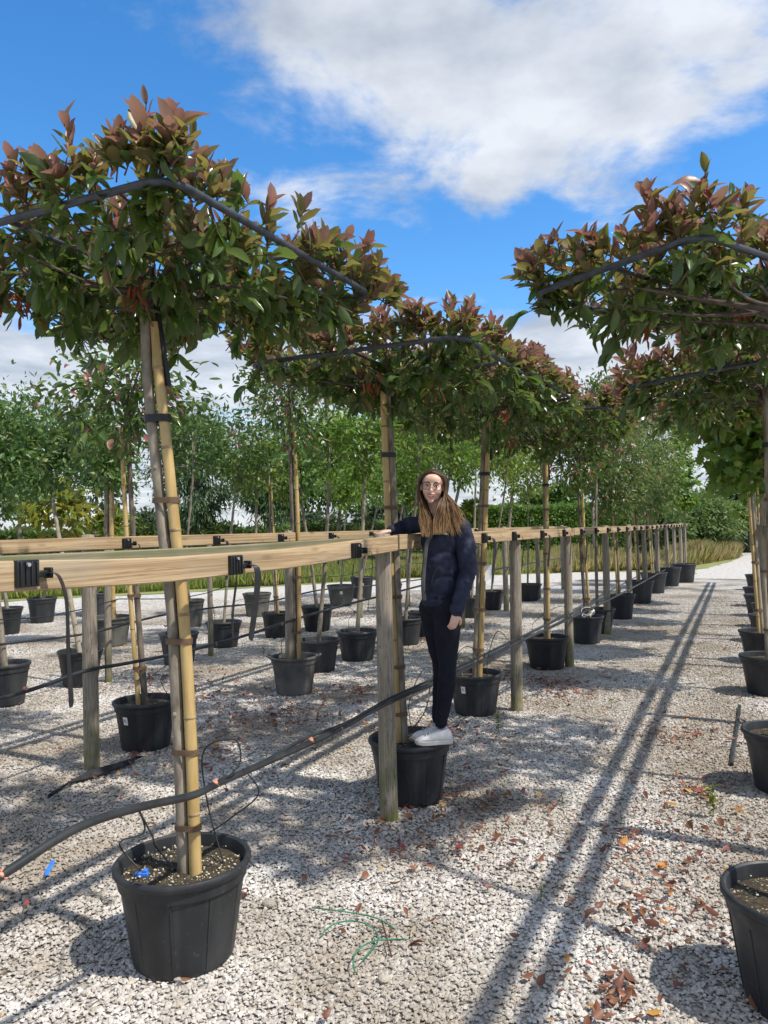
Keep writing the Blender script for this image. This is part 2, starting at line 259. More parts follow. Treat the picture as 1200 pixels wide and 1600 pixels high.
class MB:
    def __init__(s): s.v = []; s.f = []; s.m = []
    def add(s, V, F, mi=0):
        n = len(s.v); s.v.extend([tuple(x) for x in V]); s.f.extend([tuple(i + n for i in f) for f in F]); s.m.extend([mi] * len(F)); return s
    def tube(s, pts, rad, n=8, cap=True, mi=0, flat=1.0, up=None):
        pts = [Vector(p) for p in pts]; k = len(pts)
        if isinstance(rad, (int, float)): rad = [rad] * k
        V = []; prev = None
        for i, p in enumerate(pts):
            t = (pts[min(i + 1, k - 1)] - pts[max(i - 1, 0)]).normalized()
            if prev is None:
                a = Vector(up) if up else (Vector((1, 0, 0)) if abs(t.x) < 0.8 else Vector((0, 0, 1)))
            else: a = prev
            a = (a - t * a.dot(t)).normalized(); b = t.cross(a); prev = a
            for j in range(n):
                w = 2 * math.pi * j / n
                V.append(p + (a * math.cos(w) + b * math.sin(w) * flat) * rad[i])
        F = [(i * n + j, i * n + (j + 1) % n, (i + 1) * n + (j + 1) % n, (i + 1) * n + j) for i in range(k - 1) for j in range(n)]
        if cap: F += [tuple(range(n - 1, -1, -1)), tuple(range((k - 1) * n, k * n))]
        return s.add(V, F, mi)
    def box(s, c, size, M=None, mi=0):
        c = Vector(c); h = [x / 2 for x in size]
        V = [Vector((x * h[0], y * h[1], z * h[2])) for x in (-1, 1) for y in (-1, 1) for z in (-1, 1)]
        if M: V = [M @ v for v in V]
        return s.add([c + v for v in V], [(0, 1, 3, 2), (4, 6, 7, 5), (0, 4, 5, 1), (2, 3, 7, 6), (0, 2, 6, 4), (1, 5, 7, 3)], mi)
    def lathe(s, prof, n=32, c=(0, 0, 0), mi=0, wob=0.0, seed=0):
        rg = random.Random(seed); ph = rg.uniform(0, 6)
        V = []
        for r, z in prof:
            for j in range(n):
                w = 2 * math.pi * j / n; q = 1 + wob * math.sin(2 * w + ph)
                V.append((c[0] + r * q * math.cos(w), c[1] + r * q * math.sin(w), c[2] + z))
        F = [(i * n + j, i * n + (j + 1) % n, (i + 1) * n + (j + 1) % n, (i + 1) * n + j) for i in range(len(prof) - 1) for j in range(n)]
        return s.add(V, F, mi)
    def ell(s, c, r, n=12, k=8, M=None, mi=0):
        V = []; c = Vector(c)
        for i in range(k + 1):
            a = math.pi * i / k
            for j in range(n):
                w = 2 * math.pi * j / n; v = Vector((r[0] * math.sin(a) * math.cos(w), r[1] * math.sin(a) * math.sin(w), -r[2] * math.cos(a)))
                V.append(c + (M @ v if M else v))
        F = [(i * n + j, i * n + (j + 1) % n, (i + 1) * n + (j + 1) % n, (i + 1) * n + j) for i in range(k) for j in range(n)]
        return s.add(V, F, mi)
    def cap(s, p0, p1, r0, r1, n=14):
        p0, p1 = Vector(p0), Vector(p1); d = (p1 - p0).normalized(); P = []; Q = []
        for i in range(1, 5):
            a = math.pi / 2 * i / 4; P.append(p0 - d * r0 * math.cos(a)); Q.append(r0 * math.sin(a))
        L = (p1 - p0).length; k = max(1, int(L / 0.04))
        for i in range(1, k): P.append(p0.lerp(p1, i / k)); Q.append(r0 + (r1 - r0) * i / k)
        for i in range(4, 0, -1):
            a = math.pi / 2 * i / 4; P.append(p1 + d * r1 * math.cos(a)); Q.append(r1 * math.sin(a))
        return s.tube(P, Q, n)
    def build(s, name, mats, parent=None, loc=None, smooth=True, bevel=0.0, kind=None):
        me = bpy.data.meshes.new(name); me.from_pydata(s.v, [], s.f)
        if not isinstance(mats, (list, tuple)): mats = [mats]
        for m in mats: me.materials.append(m)
        me.polygons.foreach_set('material_index', s.m); me.polygons.foreach_set('use_smooth', [smooth] * len(s.f)); me.update()
        o = link(name, me, parent, loc, kind)
        if smooth:
            try: me.set_sharp_from_angle(angle=R(40))
            except Exception: pass
        if bevel:
            b = o.modifiers.new('bevel', 'BEVEL'); b.width = bevel; b.segments = 2; b.limit_method = 'ANGLE'
        return o
def smooth_pts(pts, k=6):
    P = [Vector(p) for p in pts]; out = []
    for i in range(len(P) - 1):
        a, b, c, d = P[max(i - 1, 0)], P[i], P[i + 1], P[min(i + 2, len(P) - 1)]
        for j in range(k):
            t = j / k; out.append(0.5 * ((2 * b) + (c - a) * t + (2 * a - 5 * b + 4 * c - d) * t * t + (3 * b - a - 3 * c + d) * t ** 3))
    out.append(P[-1]); return out
# leaves --------------------------------------------------------------
def leaf_template(curve, fold, tw=0.0, wk=1.0):
    st = [(0.14, 0.30), (0.36, 0.47), (0.62, 0.48), (0.84, 0.28)]
    V = [(0, 0, 0)]
    for t, w in st:
        w *= wk; z = curve * t * t + 0.03 * math.sin(9 * t + 5 * curve)
        for sx in (-1, 0, 1): V.append((sx * w, t, z + fold * w * abs(sx) + tw * sx * w * t))
    V.append((0, 1, curve))
    F = [(0, 2, 1), (0, 3, 2)]
    for i in range(3):
        a = 1 + 3 * i; b = a + 3; F += [(a, a + 1, b + 1, b), (a + 1, a + 2, b + 2, b + 1)]
    a = 10; F += [(a, a + 1, 13), (a + 1, a + 2, 13)]
    return np.array(V, dtype=np.float32), F
TPL = [leaf_template(-0.18, 0.35), leaf_template(-0.38, 0.25, 0.25), leaf_template(0.08, 0.5), leaf_template(-0.55, 0.4, -0.2), leaf_template(-0.25, 0.6, 0.1, 0.72), leaf_template(-0.75, 0.3, 0.35, 0.9), leaf_template(0.2, 0.25, -0.3, 0.8), leaf_template(-0.1, 0.15, 0.1, 1.12)]
LOB_V = [(0, 0, 0)]; _pr = [(0.12, 0.10), (0.42, 0.12), (0.30, 0.30), (0.62, 0.50), (0.34, 0.55), (0.30, 0.74), (0.12, 0.70)]
LOB_V += [(x, y, 0.10 * abs(x)) for x, y in _pr] + [(0, 1, -0.12)] + [(-x, y, 0.10 * abs(x)) for x, y in reversed(_pr)] + [(0, 0.45, 0.03)]
LOB_V = np.array(LOB_V, dtype=np.float32); LOB_F = [(16, i, i + 1) for i in range(15)] + [(16, 15, 0)]
DIA_V = np.array([(0, 0, 0), (0.5, 0.45, 0.12), (0, 1, 0), (-0.5, 0.45, 0.12)], dtype=np.float32); DIA_F = [(0, 1, 2), (0, 2, 3)]
def norm(a): return a / np.maximum(np.linalg.norm(a, axis=1, keepdims=True), 1e-6)
def leaf_basis(d, nrm):
    d = norm(d); s = norm(np.cross(d, nrm)); n = np.cross(s, d)
    return s, d, n
def leaves_mesh(name, pos, d, nrm, Ln, Wd, mats, midx, rng, simple_leaf=False, extra=None):
    """every leaf an own little surface; one mesh"""
    s, dd, n = leaf_basis(d, nrm); Vs, Ls, Ss, Ms = [], [], [], []; base = 0
    tpl = [(LOB_V, LOB_F)] if simple_leaf == 'lobed' else ([(DIA_V, DIA_F)] if simple_leaf else TPL)
    which = rng.integers(0, len(tpl), len(pos))
    for k, (tv, tf) in enumerate(tpl):
        ix = np.where(which == k)[0]
        if not len(ix): continue
        V = pos[ix, None, :] + tv[None, :, 0:1] * (s[ix] * Wd[ix, None])[:, None, :] + tv[None, :, 1:2] * (dd[ix] * Ln[ix, None])[:, None, :] + tv[None, :, 2:3] * (n[ix] * Ln[ix, None] * 0.7)[:, None, :]
        fl = np.array([i for f in tf for i in f]); sz = np.array([len(f) for f in tf])
        off = base + np.arange(len(ix)) * len(tv)
        Vs.append(V.reshape(-1, 3)); Ls.append((off[:, None] + fl[None]).ravel()); Ss.append(np.tile(sz, len(ix))); Ms.append(np.repeat(midx[ix], len(tf))); base += len(ix) * len(tv)
    if extra:
        ev, ef, em = extra.v, extra.f, extra.m
        if ev:
            Vs.append(np.array(ev, dtype=np.float32)); Ls.append(np.array([i + base for f in ef for i in f])); Ss.append(np.array([len(f) for f in ef])); Ms.append(np.array(em))
    return np_mesh(name, np.concatenate(Vs), np.concatenate(Ls), np.concatenate(Ss), mats, np.concatenate(Ms))
LEAFOBJ = {}
def leaf_objects(parent, pos, d, nrm, Ln, Wd, midx, mats, rng):
    s, dd, n = leaf_basis(d, nrm)
    for i in range(len(pos)):
        k = int(rng.integers(0, len(TPL))); key = (k, mats[midx[i]].name)
        if key not in LEAFOBJ:
            me = bpy.data.meshes.new('leaf'); me.from_pydata([tuple(map(float, v)) for v in TPL[k][0]], [], TPL[k][1]); me.materials.append(mats[midx[i]])
            me.polygons.foreach_set('use_smooth', [True] * len(me.polygons)); LEAFOBJ[key] = me
        o = bpy.data.objects.new('leaf', LEAFOBJ[key]); COL.objects.link(o); o.parent = parent
        a, b, c = s[i] * Wd[i], dd[i] * Ln[i], n[i] * Ln[i] * 0.7; p = pos[i]
        o.matrix_basis = Matrix(((a[0], b[0], c[0], p[0]), (a[1], b[1], c[1], p[1]), (a[2], b[2], c[2], p[2]), (0, 0, 0, 1)))
# ------------------------------------------------------------------ THE SETTING
def poly_sheet(name, pts, z, m, kind='structure'):
    me = bpy.data.meshes.new(name); me.from_pydata([(p[0], p[1], z) for p in pts], [], [tuple(range(len(pts)))]); me.materials.append(m)
    return link(name, me, kind=kind)
def mat_gravel():
    m, nt, b = nmat('gravel_ground')
    tc = nt.nodes.new('ShaderNodeTexCoord'); vo = nt.nodes.new('ShaderNodeTexVoronoi'); vo.inputs['Scale'].default_value = 48; nt.links.new(tc.outputs['Object'], vo.inputs['Vector'])
    cell = nt.nodes.new('ShaderNodeSeparateColor'); nt.links.new(vo.outputs['Color'], cell.inputs[0])
    col = ramp(nt, cell.outputs[0], [(0.0, (0.46, 0.44, 0.41)), (0.4, (0.58, 0.56, 0.535)), (0.8, (0.68, 0.66, 0.635)), (1.0, (0.5, 0.42, 0.32))])
    col = mixc(nt, ramp(nt, vo.outputs['Distance'], [(0.35, (0, 0, 0)), (0.75, (1, 1, 1))]), col, (0.36, 0.335, 0.31))
    dirt = ramp(nt, tnoise(nt, 0.75, 7, 0.65), [(0.45, (0, 0, 0)), (0.60, (0.75, 0.75, 0.75))])
    col = mixc(nt, dirt, col, (0.13, 0.10, 0.065))
    nt.links.new(col, b.inputs['Base Color']); b.inputs['Roughness'].default_value = 0.9; b.inputs['Specular IOR Level'].default_value = 0.2
    inv = nt.nodes.new('ShaderNodeMath'); inv.operation = 'SUBTRACT'; inv.inputs[0].default_value = 1.0; nt.links.new(vo.outputs['Distance'], inv.inputs[1])
    bump(nt, b, inv.outputs[0], 0.9, 0.02); return m
M_GROUND = mat_gravel()
poly_sheet('ground', [(-60, -25), (60, -25), (60, 40), (-60, 40)], -0.012, M_GROUND)
M_FIELD = simple('field_ground', (0.13, 0.18, 0.04), (0.26, 0.26, 0.10), 0.6, 0.95, 0.0, detail=8)
poly_sheet('terrain', [(-1500, -400), (1500, -400), (1500, 2500), (-1500, 2500)], -0.10, M_FIELD)
M_PATH = simple('path_gravel', (0.30, 0.285, 0.26), (0.54, 0.52, 0.49), 9, 0.9, 0.6, detail=12, spec=0.2, lo=0.3, hi=0.6)
near_e = [gnd(x, y) for x, y in ((-420, 985), (0, 963), (300, 950), (600, 925), (900, 908), (1040, 903))]
far_e = [gnd(x, y) for x, y in ((1162, 868), (1142, 877), (1104, 888), (1040, 893), (900, 894), (600, 905), (300, 925), (0, 940), (-420, 962))]
lane = [gnd(1200, 905), gnd(1420, 900), gnd(1330, 862)]
def rough(pts, amp, k=14, seed=1):
    rg = random.Random(seed); out = []
    for a, b in zip(pts[:-1], pts[1:]):
        for i in range(k): p = a.lerp(b, i / k); out.append(p + Vector((rg.uniform(-amp, amp) * 0.4, rg.uniform(-amp, amp), 0)))
    return out + [pts[-1]]
poly_sheet('path', rough(near_e, 0.28) + lane + rough(far_e, 0.22, seed=2), -0.006, M_PATH)
fb = [p.copy() for p in far_e]
mead = [Vector((p.x, p.y, 0)) for p in fb] + [Vector((-70, 60, 0)), Vector((40, 90, 0))]
poly_sheet('meadow', mead, -0.002, M_FIELD)
# loose gravel: real stones, spread over the yard
def gravel():
    g = bpy.data.node_groups.new('gravel_stones', 'GeometryNodeTree'); g.interface.new_socket('Geometry', in_out='INPUT', socket_type='NodeSocketGeometry'); g.interface.new_socket('Geometry', in_out='OUTPUT', socket_type='NodeSocketGeometry')
    N = g.nodes.new; L = g.links.new; gi = N('NodeGroupInput'); go = N('NodeGroupOutput')
    pos = N('GeometryNodeInputPosition'); vm = N('ShaderNodeVectorMath'); vm.operation = 'LENGTH'; L(pos.outputs[0], vm.inputs[0])
    mr = N('ShaderNodeMapRange'); mr.inputs['From Min'].default_value = 3.5; mr.inputs['From Max'].default_value = 20.0; mr.inputs['To Min'].default_value = 7000; mr.inputs['To Max'].default_value = 60; L(vm.outputs['Value'], mr.inputs['Value'])
    dp = N('GeometryNodeDistributePointsOnFaces'); L(gi.outputs[0], dp.inputs['Mesh']); L(mr.outputs[0], dp.inputs['Density'])
    geo = N('GeometryNodeGeometryToInstance')
    for i in range(5):
        ic = N('GeometryNodeMeshIcoSphere'); ic.inputs['Subdivisions'].default_value = 2; ic.inputs['Radius'].default_value = 1.0
        p2 = N('GeometryNodeInputPosition'); ad = N('ShaderNodeVectorMath'); ad.operation = 'ADD'; ad.inputs[1].default_value = (i * 7.3, i * 3.1, 0); L(p2.outputs[0], ad.inputs[0])
        vo = N('ShaderNodeTexVoronoi'); vo.inputs['Scale'].default_value = 0.62; L(ad.outputs[0], vo.inputs['Vector'])
        sb = N('ShaderNodeVectorMath'); sb.operation = 'SUBTRACT'; L(vo.outputs['Color'], sb.inputs[0]); sb.inputs[1].default_value = (0.5, 0.5, 0.5)
        sc = N('ShaderNodeVectorMath'); sc.operation = 'SCALE'; sc.inputs['Scale'].default_value = 0.75; L(sb.outputs[0], sc.inputs[0])
        spn = N('GeometryNodeSetPosition'); L(ic.outputs[0], spn.inputs['Geometry']); L(sc.outputs[0], spn.inputs['Offset'])
        tr = N('GeometryNodeTransform'); tr.inputs['Scale'].default_value = (1.0, 0.74, 0.30 + 0.05 * i); L(spn.outputs[0], tr.inputs['Geometry'])
        sm = N('GeometryNodeSetShadeSmooth'); sm.inputs['Shade Smooth'].default_value = False; L(tr.outputs[0], sm.inputs['Geometry'])
        smt = N('GeometryNodeSetMaterial'); smt.inputs['Material'].default_value = M_STONE; L(sm.outputs[0], smt.inputs['Geometry'])
        L(smt.outputs[0], geo.inputs[0])
    ip = N('GeometryNodeInstanceOnPoints'); L(dp.outputs['Points'], ip.inputs['Points']); L(geo.outputs[0], ip.inputs['Instance']); ip.inputs['Pick Instance'].default_value = True
    ri = N('FunctionNodeRandomValue'); ri.data_type = 'INT'; ri.inputs['Min'].default_value = 0; ri.inputs['Max'].default_value = 4; L(ri.outputs['Value'], ip.inputs['Instance Index'])
    rr = N('FunctionNodeRandomValue'); rr.data_type = 'FLOAT_VECTOR'; rr.inputs['Min'].default_value = (-0.42, -0.42, 0); rr.inputs['Max'].default_value = (0.42, 0.42, 6.28); rr.inputs['Seed'].default_value = 5; L(rr.outputs['Value'], ip.inputs['Rotation'])
    rs = N('FunctionNodeRandomValue'); rs.data_type = 'FLOAT'; rs.inputs[2].default_value = 0.0; rs.inputs[3].default_value = 1.0; rs.inputs['Seed'].default_value = 9
    pw = N('ShaderNodeMath'); pw.operation = 'POWER'; pw.inputs[1].default_value = 2.2; L(rs.outputs[1], pw.inputs[0])
    ms = N('ShaderNodeMapRange'); ms.inputs['To Min'].default_value = 0.0045; ms.inputs['To Max'].default_value = 0.0135; L(pw.outputs[0], ms.inputs['Value'])
    L(ms.outputs[0], ip.inputs['Scale']); L(ip.outputs[0], go.inputs[0])
    me = bpy.data.meshes.new('gravel'); vs = []; fs = []
    xs = np.linspace(-11, 11, 45); ys = np.linspace(0.9, 20.0, 39)
    for y in ys:
        for x in xs: vs.append((x, y, 0))
    nx = len(xs)
    for j in range(len(ys) - 1):
        for i in range(nx - 1):
            cx, cy = (xs[i] + xs[i + 1]) / 2, (ys[j] + ys[j + 1]) / 2
            if abs(cx) < 0.56 * cy + 0.8: fs.append((j * nx + i, j * nx + i + 1, (j + 1) * nx + i + 1, (j + 1) * nx + i))
    me.from_pydata(vs, [], fs); o = link('gravel', me, loc=(0, 0, -0.004)); me.materials.append(M_STONE)
    tag(o, 'loose pale grey crushed stone gravel covering the nursery yard', 'gravel', kind='stuff')
    md = o.modifiers.new('stones', 'NODES'); md.node_group = g
def mat_stone():
    m, nt, b = nmat('stone'); oi = nt.nodes.new('ShaderNodeObjectInfo')
    col = ramp(nt, oi.outputs['Random'], [(0.0, (0.43, 0.41, 0.385)), (0.25, (0.59, 0.565, 0.54)), (0.65, (0.70, 0.675, 0.645)), (0.92, (0.79, 0.77, 0.74)), (1.0, (0.50, 0.42, 0.31))])
    g = nt.nodes.new('ShaderNodeNewGeometry'); n = nt.nodes.new('ShaderNodeTexNoise'); n.inputs['Scale'].default_value = 0.62; n.inputs['Detail'].default_value = 9; n.inputs['Roughness'].default_value = 0.7; nt.links.new(g.outputs['Position'], n.inputs['Vector'])
    dirt = ramp(nt, n.outputs['Fac'], [(0.40, (0, 0, 0)), (0.58, (0.74, 0.74, 0.74))])
    col = mixc(nt, dirt, col, (0.27, 0.215, 0.15))
    n2 = nt.nodes.new('ShaderNodeTexNoise'); n2.inputs['Scale'].default_value = 180; n2.inputs['Detail'].default_value = 3; nt.links.new(g.outputs['Position'], n2.inputs['Vector'])
    col = mixc(nt, 0.3, col, ramp(nt, n2.outputs['Fac'], [(0.3, (0.5, 0.5, 0.5)), (0.7, (1, 1, 1))]), 'MULTIPLY')
    nt.links.new(col, b.inputs['Base Color']); b.inputs['Roughness'].default_value = 0.85; b.inputs['Specular IOR Level'].default_value = 0.25; return m
M_STONE = mat_stone()
gravel()
# ------------------------------------------------------------------ FENCES
def plank_obj(parent, pts, h, t, m):
    """a plank through pts (centre line); local x runs along it"""
    pts = [Vector(p) for p in pts]; o0 = pts[0]; d = (pts[-1] - o0); d.z = 0; L = d.length; ang = math.atan2(d.y, d.x)
    k = 16; V = []; F = []; Mi = Matrix.Rotation(-ang, 3, 'Z')
    loc = [Mi @ (p - o0) for p in pts]
    xs = [p.x for p in loc]
    def interp(x):
        y = np.interp(x, xs, [p.y for p in loc]); z = np.interp(x, xs, [p.z for p in loc]); return float(y), float(z)
    e = 0.004
    prof = [(-t / 2, -h / 2 + e), (-t / 2 + e, -h / 2), (t / 2 - e, -h / 2), (t / 2, -h / 2 + e), (t / 2, h / 2 - e), (t / 2 - e, h / 2), (-t / 2 + e, h / 2), (-t / 2, h / 2 - e)]
    for i in range(k + 1):
        x = L * i / k; y, z = interp(x)
        for a, b in prof: V.append((x, y + a, z + b))
    n = 8
    F = [(i * n + j, (i + 1) * n + j, (i + 1) * n + (j + 1) % n, i * n + (j + 1) % n) for i in range(k) for j in range(n)]
    F += [tuple(range(n)), tuple(range(k * n + n - 1, k * n - 1, -1))]
    me = bpy.data.meshes.new('plank'); me.from_pydata(V, [], F); me.materials.append(m); me.update()
    o = link('plank', me, parent, o0 - parent.location); o.rotation_euler.z = ang
    return o
def post_mesh(seed, r, h):
    rg = random.Random(seed); n = 22; k = 14; V = []
    ph = [rg.uniform(0, 6.28) for _ in range(4)]; crack = rg.uniform(3.6, 5.2)
    for i in range(k + 1):
        z = h * i / k - 0.02 * (i == 0); rr = r * (1.05 - 0.09 * i / k) * (1 + 0.025 * math.sin(3.1 * z + ph[0]))
        if i == k: rr *= 0.93
        for j in range(n):
            w = 2 * math.pi * j / n; q = 1 + 0.03 * math.sin(2 * w + ph[1] + z) + 0.02 * math.sin(5 * w + ph[2])
            dd = abs((w - crack - 0.12 * math.sin(2 * z + ph[3]) + math.pi) % (2 * math.pi) - math.pi)
            if dd < 0.14: q -= 0.11
            V.append((rr * q * math.cos(w), rr * q * math.sin(w), z))
    F = [(i * n + j, i * n + (j + 1) % n, (i + 1) * n + (j + 1) % n, (i + 1) * n + j) for i in range(k) for j in range(n)]
    V.append((0, 0, h + 0.004)); c = len(V) - 1; F += [(k * n + j, k * n + (j + 1) % n, c) for j in range(n)]
    me = bpy.data.meshes.new('post'); me.from_pydata(V, [], F); me.materials.append(M_POST); me.polygons.foreach_set('use_smooth', [True] * len(F)); me.update(); return me
def buckle(parent, P, ang, size=0.074, strap_len=0.34, seed=0, strap2=True):
    """rubber tie bracket screwed to the plank face with its loose strap; local x along the plank, -y out of its face"""
    rg = random.Random(seed); M = Matrix.Rotation(ang, 3, 'Z'); b = MB(); w = size
    b.box((0, -0.012, 0), (w, 0.022, w * 1.02))
    for i in range(4): b.box((-w * 0.36 + i * w * 0.24, -0.026, 0), (w * 0.09, 0.007, w * 0.9))
    b.box((w * 0.62, -0.022, -w * 0.05), (w * 0.5, 0.018, w * 0.26)); b.box((w * 0.86, -0.026, -w * 0.02), (w * 0.12, 0.034, w * 0.42))
    o = b.build('buckle', M_BLK, parent, Vector(P) - parent.location, bevel=0.003); o.rotation_euler.z = ang
    s = MB(); s.tube([(-w * 0.1, -0.028, w * 0.34), (-w * 0.1, -0.035, w * 0.34)], 0.006, 10); s.build('screw', M_SCREW, o)
    st = MB(); L = strap_len * rg.uniform(0.75, 1.1); sw = rg.uniform(-0.03, 0.06)
    pts = [(w * 0.75, -0.034, 0), (w * 0.93, -0.062, -0.012), (w * 1.05 + sw * 0.3, -0.066, -L * 0.22), (w * 1.1 + sw * 0.6, -0.052, -L * 0.6), (w * 1.1 + sw, -0.04, -L * 0.92), (w * 1.1 + sw, -0.04, -L)]
    pts = smooth_pts(pts, 5); k = len(pts); V = []
    for i, p in enumerate(pts):
        hw = 0.012 * (1 if i < k - 4 else (0.35 + 0.16 * (k - 1 - i)))
        a = rg.uniform(-0.02, 0.02) + 0.5 * math.sin(i / k * 2 + seed)
        dx, dy = math.cos(a) * hw, math.sin(a) * hw
        for q, e in ((-1, -0.0014), (1, -0.0014), (1, 0.0014), (-1, 0.0014)): V.append((p.x + q * dx, p.y + q * dy + e, p.z))
    F = [(i * 4 + j, i * 4 + (j + 1) % 4, i * 4 + 4 + (j + 1) % 4, i * 4 + 4 + j) for i in range(k - 1) for j in range(4)] + [(0, 1, 2, 3), (k * 4 - 1, k * 4 - 2, k * 4 - 3, k * 4 - 4)]
    st.add(V, F); so_ = st.build('strap', M_STRAP, o)
    if strap2:
        s2 = MB(); V = []; L2 = strap_len * rg.uniform(0.5, 0.8); sw = rg.uniform(-0.02, 0.05)
        for i in range(9):
            t = i / 8; hw = 0.012 * (1 if i < 8 else 0.5); x = w * 1.35 + sw * t; y = 0.055 + 0.02 * math.sin(t * 2); z = -0.02 - L2 * t - 0.05
            for q, e in ((-1, -0.0014), (1, -0.0014), (1, 0.0014), (-1, 0.0014)): V.append((x + q * hw, y + e + q * 0.004, z))
        s2.add(V, [(i * 4 + j, i * 4 + (j + 1) % 4, i * 4 + 4 + (j + 1) % 4, i * 4 + 4 + j) for i in range(8) for j in range(4)] + [(0, 1, 2, 3), (35, 34, 33, 32)])
        s2.build('strap', M_STRAP, o)
    return o
PM = [post_mesh(i, 0.049, 1.60) for i in range(4)]
def fence(name, label, p0, posts, ztop, buckles, group, s_end, pslack=None, first_front=None, detail=40):
    root = empty(name, label, 'fence', sp(posts[0], p0), group)
    for i, s in enumerate(posts):
        p = p0 + (pslack or {}).get(i, 0)
        o = link('post', PM[i % 4], root, sp(s, p) - root.location); o.rotation_euler = (R(random.uniform(-0.8, 0.8)), R(random.uniform(-0.8, 0.8)), random.uniform(0, 6.28) if i != 1 else 0.3)
        o.scale.z = (ztop + random.uniform(0.004, 0.02)) / 1.60
    ends = posts + [s_end]
    for side, m in ((1, M_PLANK), (-1, M_PLANKG)):
        off = side * (0.052 + 0.021)
        i = 0
        while i < len(posts) - 1:
            j = min(i + (1 if i == 0 else 2), len(posts) - 1); a, b = posts[i] + (0.012 if i else -0.35), posts[j] - 0.012
            if j == len(posts) - 1: b += 0.15
            pa, pb = p0 + (pslack or {}).get(i, 0), p0 + (pslack or {}).get(j, 0); z = ztop - 0.047
            if i == 0 and side == 1 and first_front: pts = [sp(a + (b - a) * t, pa + (pb - pa) * t + off, z + dz) for t, dz in first_front]
            elif i == 0 and first_front: pts = [sp(a + (b - a) * t, pa + (pb - pa) * t + off, z + dz) for t, dz in ((0, -0.018), (0.5, -0.020), (1, -0.004))]
            else: pts = [sp(a + (b - a) * t, pa + (pb - pa) * t + off, z + random.uniform(-0.006, 0.006)) for t in (0, 0.5, 1)]
            plank_obj(root, pts, 0.086, 0.040, m); i = j
    for k, s in enumerate(buckles):
        i = np.searchsorted(posts, s); sl_ = (pslack or {}); pa = sl_.get(max(i - 1, 0), 0); pb = sl_.get(min(i, len(posts) - 1), 0)
        t = 0 if i in (0, len(posts)) else (s - posts[i - 1]) / (posts[i] - posts[i - 1])
        z = ztop - 0.05
        if first_front and s < posts[1]: z += float(np.interp(t, [a for a, _ in first_front], [b for _, b in first_front]))
        buckle(root, sp(s, p0 + pa + (pb - pa) * t + 0.094, z), ROWANG, seed=k * 3 + 1, strap_len=0.36 if k else 0.5, strap2=(k % 3 != 0))
    return root
F1 = fence('support_fence', 'long tan timber rail fence on round posts the woman leans on', -1.83,
           [1.4, 3.93, 6.64, 8.92, 11.7, 14.2, 16.8, 19.4, 22.0, 24.6, 27.2, 29.4], 1.585,
           [1.53, 2.46, 3.42, 5.47, 6.3, 7.3] + [8.3 + i for i in range(21)], 'tree support fences', 29.4, {0: -0.10},
           [(0, -0.016), (0.35, -0.046), (0.65, -0.038), (1, 0.0)])
F2 = fence('support_fence', 'second tan timber rail fence behind the first fence', -4.13, [-1.0, 1.5, 4.0, 6.6, 9.2, 11.8, 14.4, 17.0, 19.6], 1.60,
           [1.9, 2.9, 4.25, 5.3, 6.3, 7.3, 8.3, 9.3, 10.3, 11.3, 12.3], 'tree support fences', 19.6)
F0 = fence('support_fence', 'timber rail fence of the right row past the picture edge', 0.285, [-3.6, -1.0, 1.6, 4.2, 6.8, 9.4, 12.0, 14.6, 17.2, 19.8, 22.4], 1.585,
           [8.0 + i for i in range(10)], 'tree support fences', 22.4)
# far wire fence posts of the third row, visible below the rails
wf = empty('stake_row', 'row of slim round stakes strung with thin wire behind the second fence', 'fence', sp(5.0, -6.5))
for i, s in enumerate((2.2, 4.5, 6.4, 8.2, 10.4, 12.6, 14.8, 17.0)):
    o = link('post', PM[i % 4], wf, sp(s, -6.35) - wf.location); o.scale = (0.72, 0.72, 0.93)
for z in (1.15, 0.88):
    pts = []
    for i in range(33):
        s = 1.0 + i * 0.5; pts.append(sp(s, -6.28, z - 0.05 * abs(math.sin(s * 1.45)) + 0.02 * math.sin(s * 3.1)) - wf.location)
    b = MB(); b.tube(pts, 0.006, 5); b.build('wire', M_BLK, wf)
